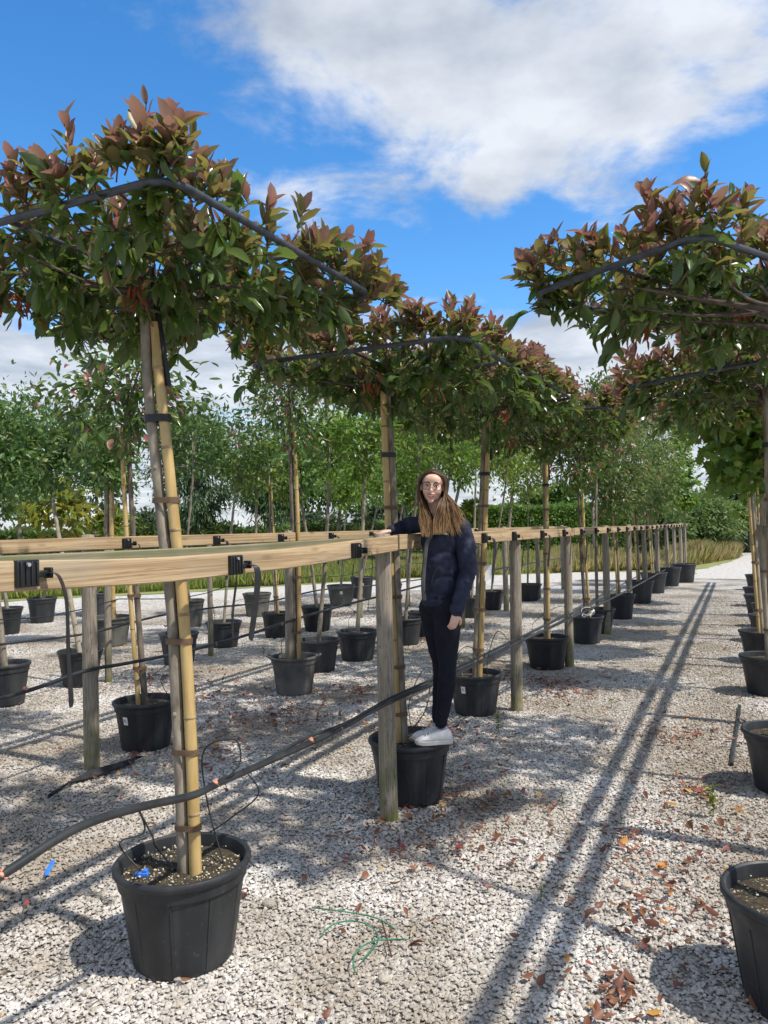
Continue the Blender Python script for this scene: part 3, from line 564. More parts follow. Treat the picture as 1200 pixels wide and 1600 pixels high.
# ------------------------------------------------------------------ POTTED TREES
def add_pot(parent, r=0.25, h=0.36, grey=False, tagged=False, seed=0, perlite=0, handle=False, tagang=-100):
    b = MB(); rb = r * 0.74
    prof = [(0.001, 0.012), (rb * 0.93, 0.012), (rb * 0.97, 0.0), (rb, 0.006), (rb * 1.015, 0.02), (r * 0.91, h * 0.79), (r * 0.945, h * 0.80), (r * 0.965, h * 0.90), (r * 0.995, h * 0.915), (r * 1.02, h * 0.94), (r * 1.02, h * 0.975), (r * 1.0, h * 0.995), (r * 0.965, h), (r * 0.935, h * 0.985), (r * 0.92, h * 0.94), (r * 0.90, h * 0.85), (r * 0.86, h * 0.6)]
    b.lathe(prof, 48, wob=0.012, seed=seed)
    for k in range(10):           # moulded ribs low on the wall
        w = 2 * math.pi * k / 10 + seed; c, s_ = math.cos(w), math.sin(w)
        b.tube([(c * rb * 1.008, s_ * rb * 1.008, 0.02), (c * r * 0.905, s_ * r * 0.905, h * 0.77)], 0.0028, 5)
    o = b.build('pot', M_POTG if grey else M_POT, parent)
    if handle:
        for k in (0, 1):
            w = math.pi * k + seed; hb = MB(); hb.tube(smooth_pts([(math.cos(w + a) * r * (1.02 + q), math.sin(w + a) * r * (1.02 + q), h * 0.97 + q * 0.12) for a, q in ((-0.22, 0), (-0.16, 0.12), (0.16, 0.12), (0.22, 0))], 4), 0.009, 6); hb.build('handle', M_POTG if grey else M_POT, o)
    if tagged:
        w = R(tagang); zc = h * 0.66; rr = rb * 1.015 + (r * 0.91 - rb * 1.015) * (zc - 0.02) / (h * 0.79 - 0.02) + 0.003; tb = MB(); V = []
        for i in range(5):
            a = w + (i - 2) * 0.048
            for z in (-0.03, 0.03): V.append((math.cos(a) * (rr + z * 0.2), math.sin(a) * (rr + z * 0.2), zc + z))
        tb.add(V, [(2 * i, 2 * i + 2, 2 * i + 3, 2 * i + 1) for i in range(4)]); t = tb.build('price_label', M_WHITE, o)
        t['label'] = 'white printed sticker'
        ib = MB()
        for q, (a0, a1, z) in enumerate(((-0.055, 0.03, 0.010), (-0.055, 0.0, 0.0), (0.01, 0.055, -0.008))):
            ib.add([(math.cos(w + a) * (rr + 0.002 + zz * 0.2), math.sin(w + a) * (rr + 0.002 + zz * 0.2), zc + zz) for a in (a0, a1) for zz in (z - 0.003, z + 0.003)], [(0, 2, 3, 1)])
        ib.build('print', M_INK, t)
    sb = MB(); rg = random.Random(seed + 5); zs = h * 0.87; pr = []
    n = 28; V = [(0, 0, zs + 0.012)]; F = []
    for i in range(1, 7):
        for j in range(n):
            w = 2 * math.pi * j / n; rr = r * 0.905 * i / 6; V.append((rr * math.cos(w), rr * math.sin(w), zs + (rg.uniform(-0.006, 0.008) if i < 6 else -0.004) + 0.012 * (1 - i / 6)))
    F = [(0, 1 + j, 1 + (j + 1) % n) for j in range(n)] + [(1 + i * n + j, 1 + (i + 1) * n + j, 1 + (i + 1) * n + (j + 1) % n, 1 + i * n + (j + 1) % n) for i in range(5) for j in range(n)]
    sb.add(V, F); so_ = sb.build('soil', M_SOIL, parent)
    if perlite:
        pb = MB(); gb = random.Random(seed)
        for i in range(perlite):
            w = gb.uniform(0, 6.28); rr = r * 0.88 * math.sqrt(gb.random()); q = 0.001 + 0.0048 * gb.random() ** 2.5
            if 0.6 < (w % 2.1) < 1.2 and gb.random() < 0.7: continue
            pb.ell((rr * math.cos(w), rr * math.sin(w), zs + 0.012), (q, q * gb.uniform(0.6, 1), q * 0.7), 5, 3)
        pb.build('perlite', simple('perlite', (0.55, 0.50, 0.38), (0.68, 0.64, 0.52), 90, 0.9), so_, kind='stuff')
    return o
def add_trunk(parent, pts, r0, r1, m, name='trunk', n=10, knobs=0, seed=0):
    rg = random.Random(seed); P = smooth_pts(pts, 6); k = len(P)
    rad = [r0 + (r1 - r0) * i / (k - 1) for i in range(k)]; rad = [x * rg.uniform(0.94, 1.07) for x in rad]
    b = MB(); b.tube(P, rad, n)
    for _ in range(knobs):
        i = rg.randrange(2, k - 2); a = rg.uniform(0, 6.28); q = rad[i]
        b.ell(P[i] + Vector((math.cos(a), math.sin(a), 0)) * q * 0.8, (q * 0.45, q * 0.45, q * 0.5), 8, 5)
    return b.build(name, m, parent)
def add_cane(parent, pts, r, seed=0):
    rg = random.Random(seed); P = smooth_pts(pts, 14); b = MB(); acc = 0; nxt = rg.uniform(0.15, 0.3); pp = [P[0]]; rr = [r]; mi = []
    nodes = []
    for i in range(1, len(P)):
        acc += (P[i] - P[i - 1]).length; pp.append(P[i]); rr.append(r * (1 - 0.16 * i / len(P)))
        if acc > nxt: nodes.append(i); acc = 0; nxt = rg.uniform(0.26, 0.38)
    b.tube(pp, rr, 12)
    for i in nodes:
        if i >= len(P) - 1: continue
        d = (P[i + 1] - P[i]).normalized(); b.tube([P[i] - d * 0.007, P[i] - d * 0.002, P[i] + d * 0.002, P[i] + d * 0.006], [rr[i] * 1.0, rr[i] * 1.10, rr[i] * 1.09, rr[i] * 1.0], 12, mi=1)
    return b.build('bamboo_cane', [M_BAMBOO, M_BAMBOOR], parent)
def lerp_line(pts, z):
    for a, b in zip(pts[:-1], pts[1:]):
        if a.z <= z <= b.z: return a.lerp(b, (z - a.z) / (b.z - a.z))
    return pts[-1].copy()
def add_tie(parent, A, B, z, ra, rb, m=None, hgt=0.022):
    """band round stem and cane together"""
    a, b = lerp_line(A, z), lerp_line(B, z); d = (b - a); d.z = 0; L = max(d.length, 1e-4); d.normalize(); nrm = Vector((-d.y, d.x, 0)); V = []
    for zz in (-hgt / 2, hgt / 2):
        for off in (0.002, 0.005):
            for i in range(8):
                w = math.pi / 2 + math.pi * i / 7; V.append(a + (d * math.cos(w) + nrm * math.sin(w)) * (ra + off) + Vector((0, 0, zz)))
            for i in range(8):
                w = -math.pi / 2 + math.pi * i / 7; V.append(b + (d * math.cos(w) + nrm * math.sin(w)) * (rb + off) + Vector((0, 0, zz)))
    F = []
    for j in range(16):
        k = (j + 1) % 16
        F += [(16 + j, 16 + k, 48 + k, 48 + j), (j, 32 + j, 32 + k, k), (j, k, 16 + k, 16 + j), (32 + j, 48 + j, 48 + k, 32 + k)]
    t = MB(); t.add(V, F); return t.build('tie', m or M_TIE, parent)
MPH = [M_RED, M_BRONZE, M_GREEN, M_DEAD]
def roof_crown(root, C, half, seed, nshoot=150, nlow=900, single=0, tilt=(0, 0), tube_r=0.0135, ang=None, half2=None, zlow=0.29, near_clear=True, stemtop=None, ext=0.06):
    rng = np.random.default_rng(seed); rg = random.Random(seed); h2 = half2 or half; ang = ROWANG if ang is None else ang
    Rm = Matrix.Rotation(ang, 3, 'Z') @ Matrix.Rotation(tilt[0], 3, 'X') @ Matrix.Rotation(tilt[1], 3, 'Y'); C = Vector(C); loc = root.location
    cr = bpy.data.objects.new('crown', None); COL.objects.link(cr); cr.parent = root; cr.location = C - loc; cr.rotation_euler = Rm.to_euler(); cr.empty_display_size = 0.1
    pos, dr, nr, Ln, Wd, mi = [], [], [], [], [], []; stems = MB()
    def leaf(p, d, n, L, w, m): pos.append(p); dr.append(d); nr.append(n); Ln.append(L); Wd.append(w); mi.append(m)
    gx = max(1, int(math.sqrt(nshoot))); ks = 0
    for _ in range(nshoot):
        x, y = rng.uniform(-1.06, 1.06, 2); x *= half; y *= h2
        if rng.random() < 0.25:
            if rng.random() < 0.5: x = half * rng.choice([-1, 1]) * rng.uniform(0.85, 1.16)
            else: y = h2 * rng.choice([-1, 1]) * rng.uniform(0.85, 1.16)
        if rng.random() < ext: x = half * rng.uniform(0.98, 1.32)
        nearedge = near_clear and (x < -0.8 * half or y < -0.8 * h2)
        if near_clear: x = max(x, -0.98 * half); y = max(y, -0.98 * h2)
        edge = max(abs(x) / half, abs(y) / h2)
        base = np.array([x, y, rng.uniform(0.0, 0.08) if nearedge else rng.uniform(-0.10, 0.07)])
        out = np.array([x / half, y / h2, 0]) * (0.55 * max(0, edge - 0.55) / 0.45)
        d = np.array([0, 0, 1.0]) + out + rng.normal(0, 0.22, 3); d /= np.linalg.norm(d)
        L = rng.uniform(0.06, 0.155) * (1.6 if rng.random() < 0.12 else 1) * (0.85 if nearedge else 1); tip = base + d * L
        bend = rng.normal(0, 0.03, 3); mid = (base + tip) / 2 + bend
        stems.tube([base, mid, tip], [0.0035, 0.0028, 0.0018], 4, False, 0)
        nl = int(rng.integers(8, 14)); a0 = rng.uniform(0, 6.28); redness = rng.uniform(0.35, 0.95)
        u = np.cross(d, [0.3, 0.8, 0.1]); u /= np.linalg.norm(u); v = np.cross(d, u)
        for i in range(nl):
            t = 0.16 + 0.84 * (i + 0.5) / nl; a = a0 + i * 2.4; side = u * math.cos(a) + v * math.sin(a)
            p = base * (1 - t) ** 2 + 2 * mid * t * (1 - t) + tip * t * t if False else (base + (mid - base) * 2 * t if t < 0.5 else mid + (tip - mid) * (2 * t - 1))
            asc = 0.55 + 1.45 * t + rng.normal(0, 0.28)
            ld = side * 1.0 + d * asc; ln = d * 1.0 - side * asc * 0.9
            L_ = rng.uniform(0.065, 0.122) * (1.0 if t < 0.85 else 0.82) * (0.85 + 0.3 * redness * 0.5)
            q = t * 0.8 + redness * 0.55 + rng.normal(0, 0.12) + 0.9 * max(0, p[2]) - 0.18
            m = 0 if q > 0.80 else (1 if q > 0.42 else 2)
            leaf(p, ld, ln, L_, L_ * rng.uniform(0.33, 0.46), m)
    # hanging, older foliage
    ncl = max(20, nlow // 13)
    for _ in range(ncl):
        x, y = rng.uniform(-0.92 if near_clear else -1.0, 1.0, 2); x *= half; y *= h2; r_ = max(abs(x) / half, abs(y) / h2)
        zc = -zlow * (rng.random() ** 1.2) * (1.05 - 0.55 * r_) + 0.06; c = np.array([x, y, zc]); dirn = np.array([x * 0.8, y * 0.8, rng.uniform(-0.5, 0.25)]) + rng.normal(0, 0.35, 3); dirn /= np.linalg.norm(dirn)
        Lt = rng.uniform(0.10, 0.26); e = c + dirn * Lt; stems.tube([c - dirn * Lt * 0.8 + np.array([0, 0, 0.03]), c, e], [0.005, 0.0035, 0.002], 4, False, 0)
        for i in range(13):
            t = rng.uniform(-0.5, 1.0); p = c + dirn * Lt * t; ld = dirn * 0.7 + rng.normal(0, 0.55, 3) + np.array([0, 0, -0.35]); ln = np.array([0, 0, 1.0]) + rng.normal(0, 0.5, 3)
            L_ = rng.uniform(0.06, 0.118); m = 2 if rng.random() > 0.06 else 1
            leaf(p, ld, ln, L_, L_ * rng.uniform(0.36, 0.50), m)
    for _ in range(2):                                   # withered clusters
        c = np.array([rng.uniform(-0.6, 0.6) * half, rng.uniform(-0.6, 0.6) * h2, -zlow * 0.5])
        for i in range(14): leaf(c + rng.normal(0, 0.03, 3), np.array([0, 0, -1.0]) + rng.normal(0, 0.3, 3), rng.normal(0, 1, 3), rng.uniform(0.04, 0.085), rng.uniform(0.012, 0.022), 3)
    pos, dr, nr = np.array(pos), np.array(dr), np.array(nr); Ln, Wd, mi = np.array(Ln), np.array(Wd), np.array(mi)
    rest = np.arange(len(pos))
    if single:
        Rn = np.array(Rm); wp = pos @ Rn.T + np.array(C); cmi = np.array(CM.transposed()); q = (wp - np.array([0, 0, CAM_Z])) @ cmi.T
        X = 600 + 1200 * q[:, 0] / -q[:, 2]; Y = 800 - 1200 * q[:, 1] / -q[:, 2]; ok = (X > 5) & (X < 1195) & (Y > 5) & (q[:, 2] < -0.5)
        dist = np.linalg.norm(q, axis=1) - 0.8 * pos[:, 2] + (~ok) * 100; order = np.argsort(dist); ch = order[:single]; ch = ch[ok[ch]]
        mask = np.ones(len(pos), bool); mask[ch] = False; rest = np.where(mask)[0]
        leaf_objects(cr, pos[ch], dr[ch], nr[ch], Ln[ch], Wd[ch], mi[ch], MPH, rng)
    me = leaves_mesh('foliage', pos[rest], dr[rest], nr[rest], Ln[rest], Wd[rest], MPH, mi[rest], rng)
    link('foliage', me, cr, kind='stuff')
    stems.build('twigs', M_TWIG, cr)
    bb = MB(); top = np.array([0, 0, -zlow - 0.12])
    if stemtop is not None: top = np.array(Rm.transposed() @ (Vector(stemtop) - C))
    for k in range(16):
        a = 2 * math.pi * k / 16 + rg.uniform(-0.15, 0.15); q = rg.uniform(0.75, 1.05); e = np.array([half * q * max(-1, min(1, 1.25 * math.cos(a))), h2 * q * max(-1, min(1, 1.25 * math.sin(a))), rg.uniform(-0.12, 0.02)])
        m_ = top * 0.45 + e * 0.45 + np.array([0, 0, rg.uniform(-0.02, 0.08)])
        bb.tube(smooth_pts([tuple(top + np.array([0, 0, rg.uniform(-0.05, 0.1)])), tuple(m_), tuple(e)], 4), [0.010 - 0.0008 * i for i in range(9)], 6)
    bb.build('branch', M_BRANCH, cr)
    # the bent tube frame the crown is trained on
    rc = 0.10; P = []
    for (cx, cy, a0) in ((half - rc, h2 - rc, 0), (-half + rc, h2 - rc, 90), (-half + rc, -h2 + rc, 180), (half - rc, -h2 + rc, 270)):
        for i in range(6): w = R(a0 + i * 18); P.append((cx + rc * math.cos(w), cy + rc * math.sin(w), 0.012 * math.sin(cx * 3 + cy)))
    P.append(P[0]); fr = MB(); fr.tube(P, tube_r, 10, False)
    f = fr.build('frame_tube', M_TUBE, root, C - loc); f.rotation_euler = Rm.to_euler()
    cb = MB()
    cb.tube([(-half, 0, -0.004), (half, 0, -0.004)], tube_r * 0.7, 8); cb.tube([(0, -h2, -0.024), (0, h2, -0.024)], tube_r * 0.7, 8)
    cb.build('cross_bar', M_TUBE, f)
    return cr
def roof_tree(label, group, loc, C, half, seed, pot, trunk_px, tY, cane_px=None, single=0, tilt=(0, 0), nshoot=190, nlow=1200, tr=(0.0245, 0.021), **kw):
    loc = Vector(loc); root = empty('potted_photinia', label, 'potted tree', loc, group); add_pot(root, **pot)
    n = len(trunk_px); A = [at(x, y, tY[0] + (tY[1] - tY[0]) * i / (n - 1)) - loc for i, (x, y) in enumerate(trunk_px)]
    A = sorted(A, key=lambda v: v.z); add_trunk(root, A, tr[0], tr[1], M_BARK, knobs=4, seed=seed)
    if cane_px:
        n = len(cane_px); B = sorted([at(x, y, tY[0] - 0.012 + (tY[1] - tY[0]) * i / (n - 1)) - loc for i, (x, y) in enumerate(cane_px)], key=lambda v: v.z)
        add_cane(root, B, tr[0] * 0.98, seed)
        for z in ([0.50, 0.78, 1.20, 1.75] if single else [0.55, 0.9, 1.3, 1.8]): add_tie(root, A, B, z, tr[0], tr[0])
        zt = A[-1].z; add_tie(root, A, B, min(2.08, zt - 0.3), tr[0], tr[0], M_BLK, 0.03)
        t = lerp_line(B, zt - 0.42); u = Vector((C[0], C[1], C[2])) - loc; ub = MB(); e1 = A[-1] + Vector((0.035, 0, 0)); ub.tube([t + Vector((0.035, 0.0, -0.02)), e1, Vector((e1.x, e1.y, u.z - 0.01))], 0.012, 4); ub.build('frame_upright', M_BLK, root)
    roof_crown(root, C, half, seed, nshoot, nlow, single, tilt, stemtop=A[-1] + loc - Vector((0, 0, 0.1)), **kw)
    return root
P1 = gnd(288, 1490); P2 = Vector((0.13, 4.66, 0)); P3 = gnd(743, 1113); P4 = gnd(855, 1043)
GR = 'photinias trained flat over square tube frames'
roof_tree('photinia in the large pot standing nearest the camera, two brown ties on its cane', GR, P1, (-0.99, 3.29, 2.72), 0.72, 11, dict(r=0.252, h=0.37, perlite=420, seed=1), [(288, 1368), (279, 1150), (268, 950), (254, 820), (240, 690), (230, 580), (226, 440)], (2.95, 3.13),
          [(306, 1370), (298, 1150), (287, 960), (272, 810), (261, 700), (249, 590), (242, 505)], single=300, nshoot=330, nlow=2000, ext=0.13, zlow=0.25)
roof_tree('photinia whose pot rim the woman stands on', GR, P2, (0.10, 4.95, 2.64), 0.68, 12, dict(r=0.25, h=0.365, seed=2, perlite=120), [(632, 1160), (624, 1000), (618, 850), (611, 700), (604, 590)], (4.66, 4.86), [(622, 1160), (615, 1000), (608, 850), (602, 700), (597, 560)], single=150, nshoot=270, nlow=1600, zlow=0.27)
roof_tree('photinia whose pot with white sticker stands just behind the woman', GR, P3, (0.68, 6.45, 2.73), 0.76, 13, dict(r=0.235, h=0.35, tagged=True, seed=3, tagang=-125), [(741, 1070), (750, 850), (758, 640)], (P3.y, P3.y - 0.05), [(749, 1070), (757, 850), (764, 640)], zlow=0.40, nshoot=290, nlow=1800, ext=0.1)
roof_tree('photinia with one yellow cane, fourth along the nearer fence', GR, P4, (1.74, 8.35, 2.74), 0.80, 14, dict(r=0.25, h=0.36, seed=4), [(853, 1010), (852, 850), (850, 690)], (P4.y, P4.y - 0.05), [(857, 1010), (855, 850), (853, 690)], zlow=0.40, nshoot=300, nlow=1900, ext=0.12)
Q0 = sp(2.95, 0.15); Q0b = sp(5.25, 0.22)
roof_tree('photinia of the right row reaching into the picture above the cropped pot', GR, Q0, (1.55, 3.55, 2.67), 0.77, 15, dict(r=0.25, h=0.37, seed=6, perlite=200), [(1235, 1418), (1246, 1150), (1250, 850), (1240, 480)], (Q0.y, Q0.y + 0.35), None, single=260, ang=math.atan2(0.585, 0.81), half2=0.42, nshoot=230, nlow=1350, zlow=0.24, tilt=(0.0, 0.0))
roof_tree('photinia of the right row with the long bare frame edge', GR, Q0b, (2.40, 4.98, 2.53), 0.68, 16, dict(r=0.25, h=0.36, seed=7), [(1217, 1156), (1206, 900), (1196, 600)], (Q0b.y, Q0b.y - 0.03), [(1226, 1156), (1215, 900), (1204, 620)], single=120, tilt=(-0.1, 0.0))
# ------------------------------------------------------------------ standard and feathered trees
def gen_crown(seed, Rr, ncl, nl, L, shape='round', wl=0.5, big=False, mats=None, droop=0.2, cl=0.20, redtip=0.0, branch=None):
    rng = np.random.default_rng(seed); Rr = np.array(Rr)
    d = norm(rng.normal(0, 1, (ncl, 3))); rad = rng.random(ncl) ** 0.45
    if shape == 'cone': 
        z = rng.random(ncl) ** 1.35 * 2 - 1; a = rng.uniform(0, 6.28, ncl); q = (1 - (z + 1) / 2) ** 0.8 * 0.95 + 0.06; q = q * rng.random(ncl) ** 0.45; c = np.stack([np.cos(a) * q, np.sin(a) * q, z], 1)
    elif shape == 'column':
        z = rng.uniform(-1, 1, ncl); a = rng.uniform(0, 6.28, ncl); q = np.sqrt(np.maximum(0.08, 1 - np.abs(z) ** 3)) * rng.random(ncl) ** 0.45; c = np.stack([np.cos(a) * q, np.sin(a) * q, z], 1)
    elif shape == 'box': c = rng.uniform(-1, 1, (ncl, 3))
    else: c = d * rad[:, None] * (0.78 + 0.34 * rng.random(ncl))[:, None]
    c = c * Rr; n = ncl * nl; cc = np.repeat(c, nl, 0)
    csz = (np.mean(Rr) * cl * rng.uniform(0.6, 1.3, ncl))[:, None]
    p = cc + rng.normal(0, 1, (n, 3)) * np.repeat(csz, nl, 0) * np.array([1, 1, 0.7])
    out = norm(p / Rr + 1e-6)
    dr = out * 0.7 + rng.normal(0, 0.6, (n, 3)) + np.array([0, 0, -droop]); nr = np.array([0, 0, 0.9]) + out * 0.4 + rng.normal(0, 0.5, (n, 3))
    Ln = L * rng.uniform(0.7, 1.25, n); Wd = Ln * wl * rng.uniform(0.8, 1.15, n)
    mi = np.zeros(n, int)
    if mats and len(mats) > 1: mi = (rng.random(n) < redtip).astype(int)
    return p, dr, nr, Ln, Wd, mi, c, rng
def tree(name, label, base, crown, mats, seed, pot=None, trunk_r=0.03, bark=None, cane=False, ncl=70, nl=45, L=0.07, shape='round', wl=0.5, big=False, group=None, droop=0.2, cl=0.2, redtip=0.0, limbs=7, cat=None, tx=None, loc=None, Yc=None, lift=0.25, depth=0.9, lobed=None):
    loc = Vector(loc) if loc is not None else gnd(*base); Y = loc.y
    cx, cy, rx, ry = crown; C = at(cx, cy, Yc or Y); k = Y / 1200; Rr = (rx * k, rx * k * depth, ry * k)
    root = empty(name, label, cat or ('potted tree' if pot else 'tree'), loc, group)
    z0 = 0.0
    if pot: add_pot(root, seed=seed, **pot); z0 = pot.get('h', 0.36) * 0.82
    Cl = C - loc; top = Cl + Vector((0, 0, Rr[2] * lift)); bot = Cl - Vector((0, 0, Rr[2] * 0.85)); rg = random.Random(seed)
    mid = Vector((0, 0, z0)).lerp(bot, 0.5) + Vector((rg.uniform(-1, 1), rg.uniform(-1, 1), 0)) * 0.02
    if bot.z < z0 + 0.2: A = [Vector((0, 0, z0)), Vector((Cl.x * 0.5, Cl.y * 0.5, (z0 + top.z) / 2)), top]
    else: A = [Vector((0, 0, z0)), mid, bot, top]
    add_trunk(root, A, trunk_r, trunk_r * 0.55, bark or M_BARK, knobs=2, seed=seed)
    if cane:
        off = Vector((trunk_r * 1.75 * (1 if rg.random() < 0.5 else -1), -trunk_r * 0.6, 0)); B = [v + off for v in A[:-1]] + [A[-2].lerp(A[-1], 0.25) + off] if len(A) > 3 else [v + off for v in A]
        add_cane(root, B, trunk_r * 0.72, seed)
        for z in (z0 + 0.3, z0 + 0.85): add_tie(root, A, B, z, trunk_r, trunk_r * 0.72, M_TIE, 0.025)
    p, dr, nr, Ln, Wd, mi, c, rng = gen_crown(seed, Rr, max(20, int(ncl * (0.62 if group == GS else 0.80))), nl, L, shape, wl, big, mats, droop, cl, redtip)
    ex = MB(); order = rng.permutation(len(c))[:limbs]
    for i in order:
        e = Vector(c[i]); s = (Vector((0, 0, -Rr[2] * 0.8)) if len(A) > 3 else Vector((0, 0, -Rr[2] * 0.5))).lerp(Vector((0, 0, Rr[2] * 0.2)), rg.random()); s += (bot.lerp(top, 0) - bot)
        m_ = s.lerp(e, 0.5) + Vector((0, 0, 0.12 * Rr[2])); ex.tube(smooth_pts([s, m_, e], 3), [trunk_r * 0.4 * (1 - 0.12 * q) for q in range(7)], 5, False, len(mats))
    me = leaves_mesh('crown', p, dr, nr, Ln, Wd, list(mats) + [bark or M_BARKD], mi, rng, simple_leaf=lobed or not big, extra=ex)
    o = link('crown', me, root, Cl)
    return root
GS = 'standard trees in black pots behind the fences'
PH2 = (M_GREEN, M_RED)
T = tree
# row 2
T('potted_photinia', 'round headed photinia in the stickered pot beside the mossy post', (228, 1166), (200, 610, 118, 105), PH2, 21, dict(r=0.235, h=0.36, tagged=True, tagang=-115), 0.026, M_BARKD, True, 95, 24, 0.085, big=True, redtip=0.07, group=GS, limbs=12, wl=0.42, cl=0.2)
T('potted_photinia', 'round headed photinia in the dusty grey pot with side handles', (460, 1082), (452, 610, 96, 112), PH2, 22, dict(r=0.235, h=0.37, grey=True, handle=True), 0.03, M_BARKD, True, 95, 26, 0.075, big=True, redtip=0.06, group=GS, limbs=12, wl=0.42)
T('potted_tree', 'slim green tree in black pot right behind the grey pot', (498, 1047), (512, 650, 62, 110), (M_MAPLE,), 23, dict(r=0.25, h=0.36), 0.026, M_BARK, False, 55, 50, 0.08, group=GS)
T('potted_tree', 'pale stemmed tree in wide black pot left of the cracked post', (559, 1030), (568, 668, 74, 92), (M_MAPLE, M_LIME), 24, dict(r=0.26, h=0.36), 0.028, M_BARKP, False, 70, 50, 0.08, group=GS, redtip=0.25)
T('potted_tree', 'leafy tree whose pot shows right of the cracked post', (634, 1006), (652, 668, 74, 84), (M_MAPLE, M_LIME), 25, dict(r=0.24, h=0.37), 0.025, M_BARK, False, 70, 50, 0.08, group=GS, redtip=0.3)
T('potted_tree', 'leafy tree in the dark pot beside the woman\'s thigh', (661, 993), (700, 690, 66, 70), (M_MAPLE,), 26, dict(r=0.23, h=0.37), 0.022, M_BARK, False, 55, 46, 0.08, group=GS)
T('potted_tree', 'young maple with cane and pot just right of the woman', (738, 964), (742, 688, 58, 64), (M_MAPLE, M_LIME), 27, dict(r=0.25, h=0.37), 0.024, M_BARKP, False, 55, 46, 0.09, group=GS, redtip=0.3)
T('potted_tree', 'young maple in the pot behind the white hanging tag', (768, 952), (790, 690, 50, 62), (M_LIME, M_MAPLE), 28, dict(r=0.25, h=0.37), 0.022, M_BARK, False, 50, 46, 0.09, group=GS, redtip=0.4)
T('potted_tree', 'yellowish young maple in pot between the third and fourth posts', (825, 938), (824, 740, 52, 62), (M_LIME, M_MAPLE), 29, dict(r=0.30, h=0.36), 0.022, M_BARK, False, 55, 46, 0.10, group=GS, redtip=0.3)
# further along row 1
G1 = 'trees along the far part of the nearer fence'
T('potted_photinia', 'photinia on a splayed cane with white cord round its foot', (917, 1004), (902, 690, 62, 84), PH2, 31, dict(r=0.235, h=0.37), 0.028, M_BARKD, True, 80, 30, 0.085, big=True, redtip=0.12, group=G1, limbs=10, wl=0.42)
T('potted_tree', 'photinia in the pot half hidden behind the white corded pot', (934, 988), (930, 655, 52, 80), PH2, 32, dict(r=0.26, h=0.36), 0.026, M_BARK, False, 70, 40, 0.085, redtip=0.25, group=G1)
T('potted_tree', 'airy tree with reddish stem between fifth and sixth posts', (969, 966), (958, 700, 44, 100), (M_BIRCH, M_RED), 33, dict(r=0.26, h=0.42), 0.024, M_BARK, True, 125, 48, 0.09, redtip=0.06, group=G1, shape='column', wl=0.4)
T('potted_tree', 'tall airy silver green tree beyond the sixth post', (1000, 942), (990, 690, 50, 105), (M_BIRCH, M_RED), 34, dict(r=0.28, h=0.46), 0.026, M_BARK, True, 140, 50, 0.10, redtip=0.05, group=G1, shape='column', wl=0.4)
T('potted_tree', 'silver green tree with bamboo near the far fence end', (1022, 926), (1012, 705, 42, 95), (M_BIRCH, M_RED), 35, dict(r=0.30, h=0.48), 0.026, M_BARKP, True, 125, 50, 0.115, redtip=0.05, group=G1, shape='column', wl=0.4)
T('potted_tree', 'bright green maple with thin stem near the far fence end', (1046, 915), (1038, 742, 26, 56), (M_MAPLE,), 36, dict(r=0.30, h=0.48), 0.024, M_BARK, False, 95, 44, 0.13, group=G1)
T('potted_tree', 'upright spiky topped young maple at the very fence end', (1069, 909), (1068, 730, 16, 62), (M_MAPLE,), 37, dict(r=0.33, h=0.5), 0.026, M_BARK, False, 75, 38, 0.14, group=G1, shape='column', cl=0.16)
# row 3 and beyond
T('potted_tree', 'dense tree in the black pot cut by the left picture edge', (8, 1100), (-20, 690, 80, 85), (M_DARK,), 41, dict(r=0.23, h=0.40), 0.035, M_BARK, False, 90, 50, 0.075, group=GS)
T('potted_tree', 'dense leafy tree whose black pot stands behind the mossy post', (126, 1070), (80, 700, 100, 84), (M_DARK, M_LIME), 42, dict(r=0.235, h=0.38), 0.03, M_BARKP, False, 120, 50, 0.08, group=GS, redtip=0.06, Yc=8.9)
T('potted_tree', 'leafy tree with cane in the wide dusty tub', (170, 1008), (166, 705, 52, 72), (M_DARK, M_MAPLE), 43, dict(r=0.33, h=0.42, grey=True), 0.05, M_BARK, True, 70, 46, 0.10, group=GS, redtip=0.3)
T('potted_tree', 'thin tree in the black pot behind the nearest bamboo cane', (280, 1036), (300, 690, 60, 70), (M_DARK, M_GREEN), 44, dict(r=0.24, h=0.38), 0.02, M_BARK, False, 60, 40, 0.075, group=GS, redtip=0.4)
T('potted_tree', 'pale stemmed tree in black pot under the long hanging strap', (350, 1010), (368, 690, 66, 66), (M_DARK, M_LIME), 45, dict(r=0.25, h=0.36), 0.022, M_BARKP, False, 65, 46, 0.085, group=GS, redtip=0.15)
T('potted_tree', 'tree in the square shouldered pot behind the pale strap tip', (496, 985), (470, 720, 60, 74), (M_DARK, M_MAPLE), 46, dict(r=0.26, h=0.40), 0.03, M_BARK, False, 65, 46, 0.09, group=GS, redtip=0.4)
T('potted_tree', 'caned tree in the black pot behind the dusty pot with handles', (432, 995), (420, 720, 48, 60), (M_LIME, M_DARK), 47, dict(r=0.22, h=0.38), 0.022, M_BARK, True, 50, 46, 0.09, group=GS, redtip=0.5)
T('potted_tree', 'tree in the grey pot standing on the edge of the white path', (298, 978), (262, 720, 36, 60), (M_CEDAR,), 48, dict(r=0.24, h=0.46, grey=True), 0.03, M_BARKD, False, 50, 50, 0.10, group=GS, wl=0.25, droop=0.8)
T('potted_tree', 'tree in the light grey pot seen between hanging straps', (402, 962), (400, 742, 40, 50), (M_DARK, M_LIME), 49, dict(r=0.27, h=0.44, grey=True), 0.035, M_BARK, False, 50, 46, 0.11, group=GS, redtip=0.2)
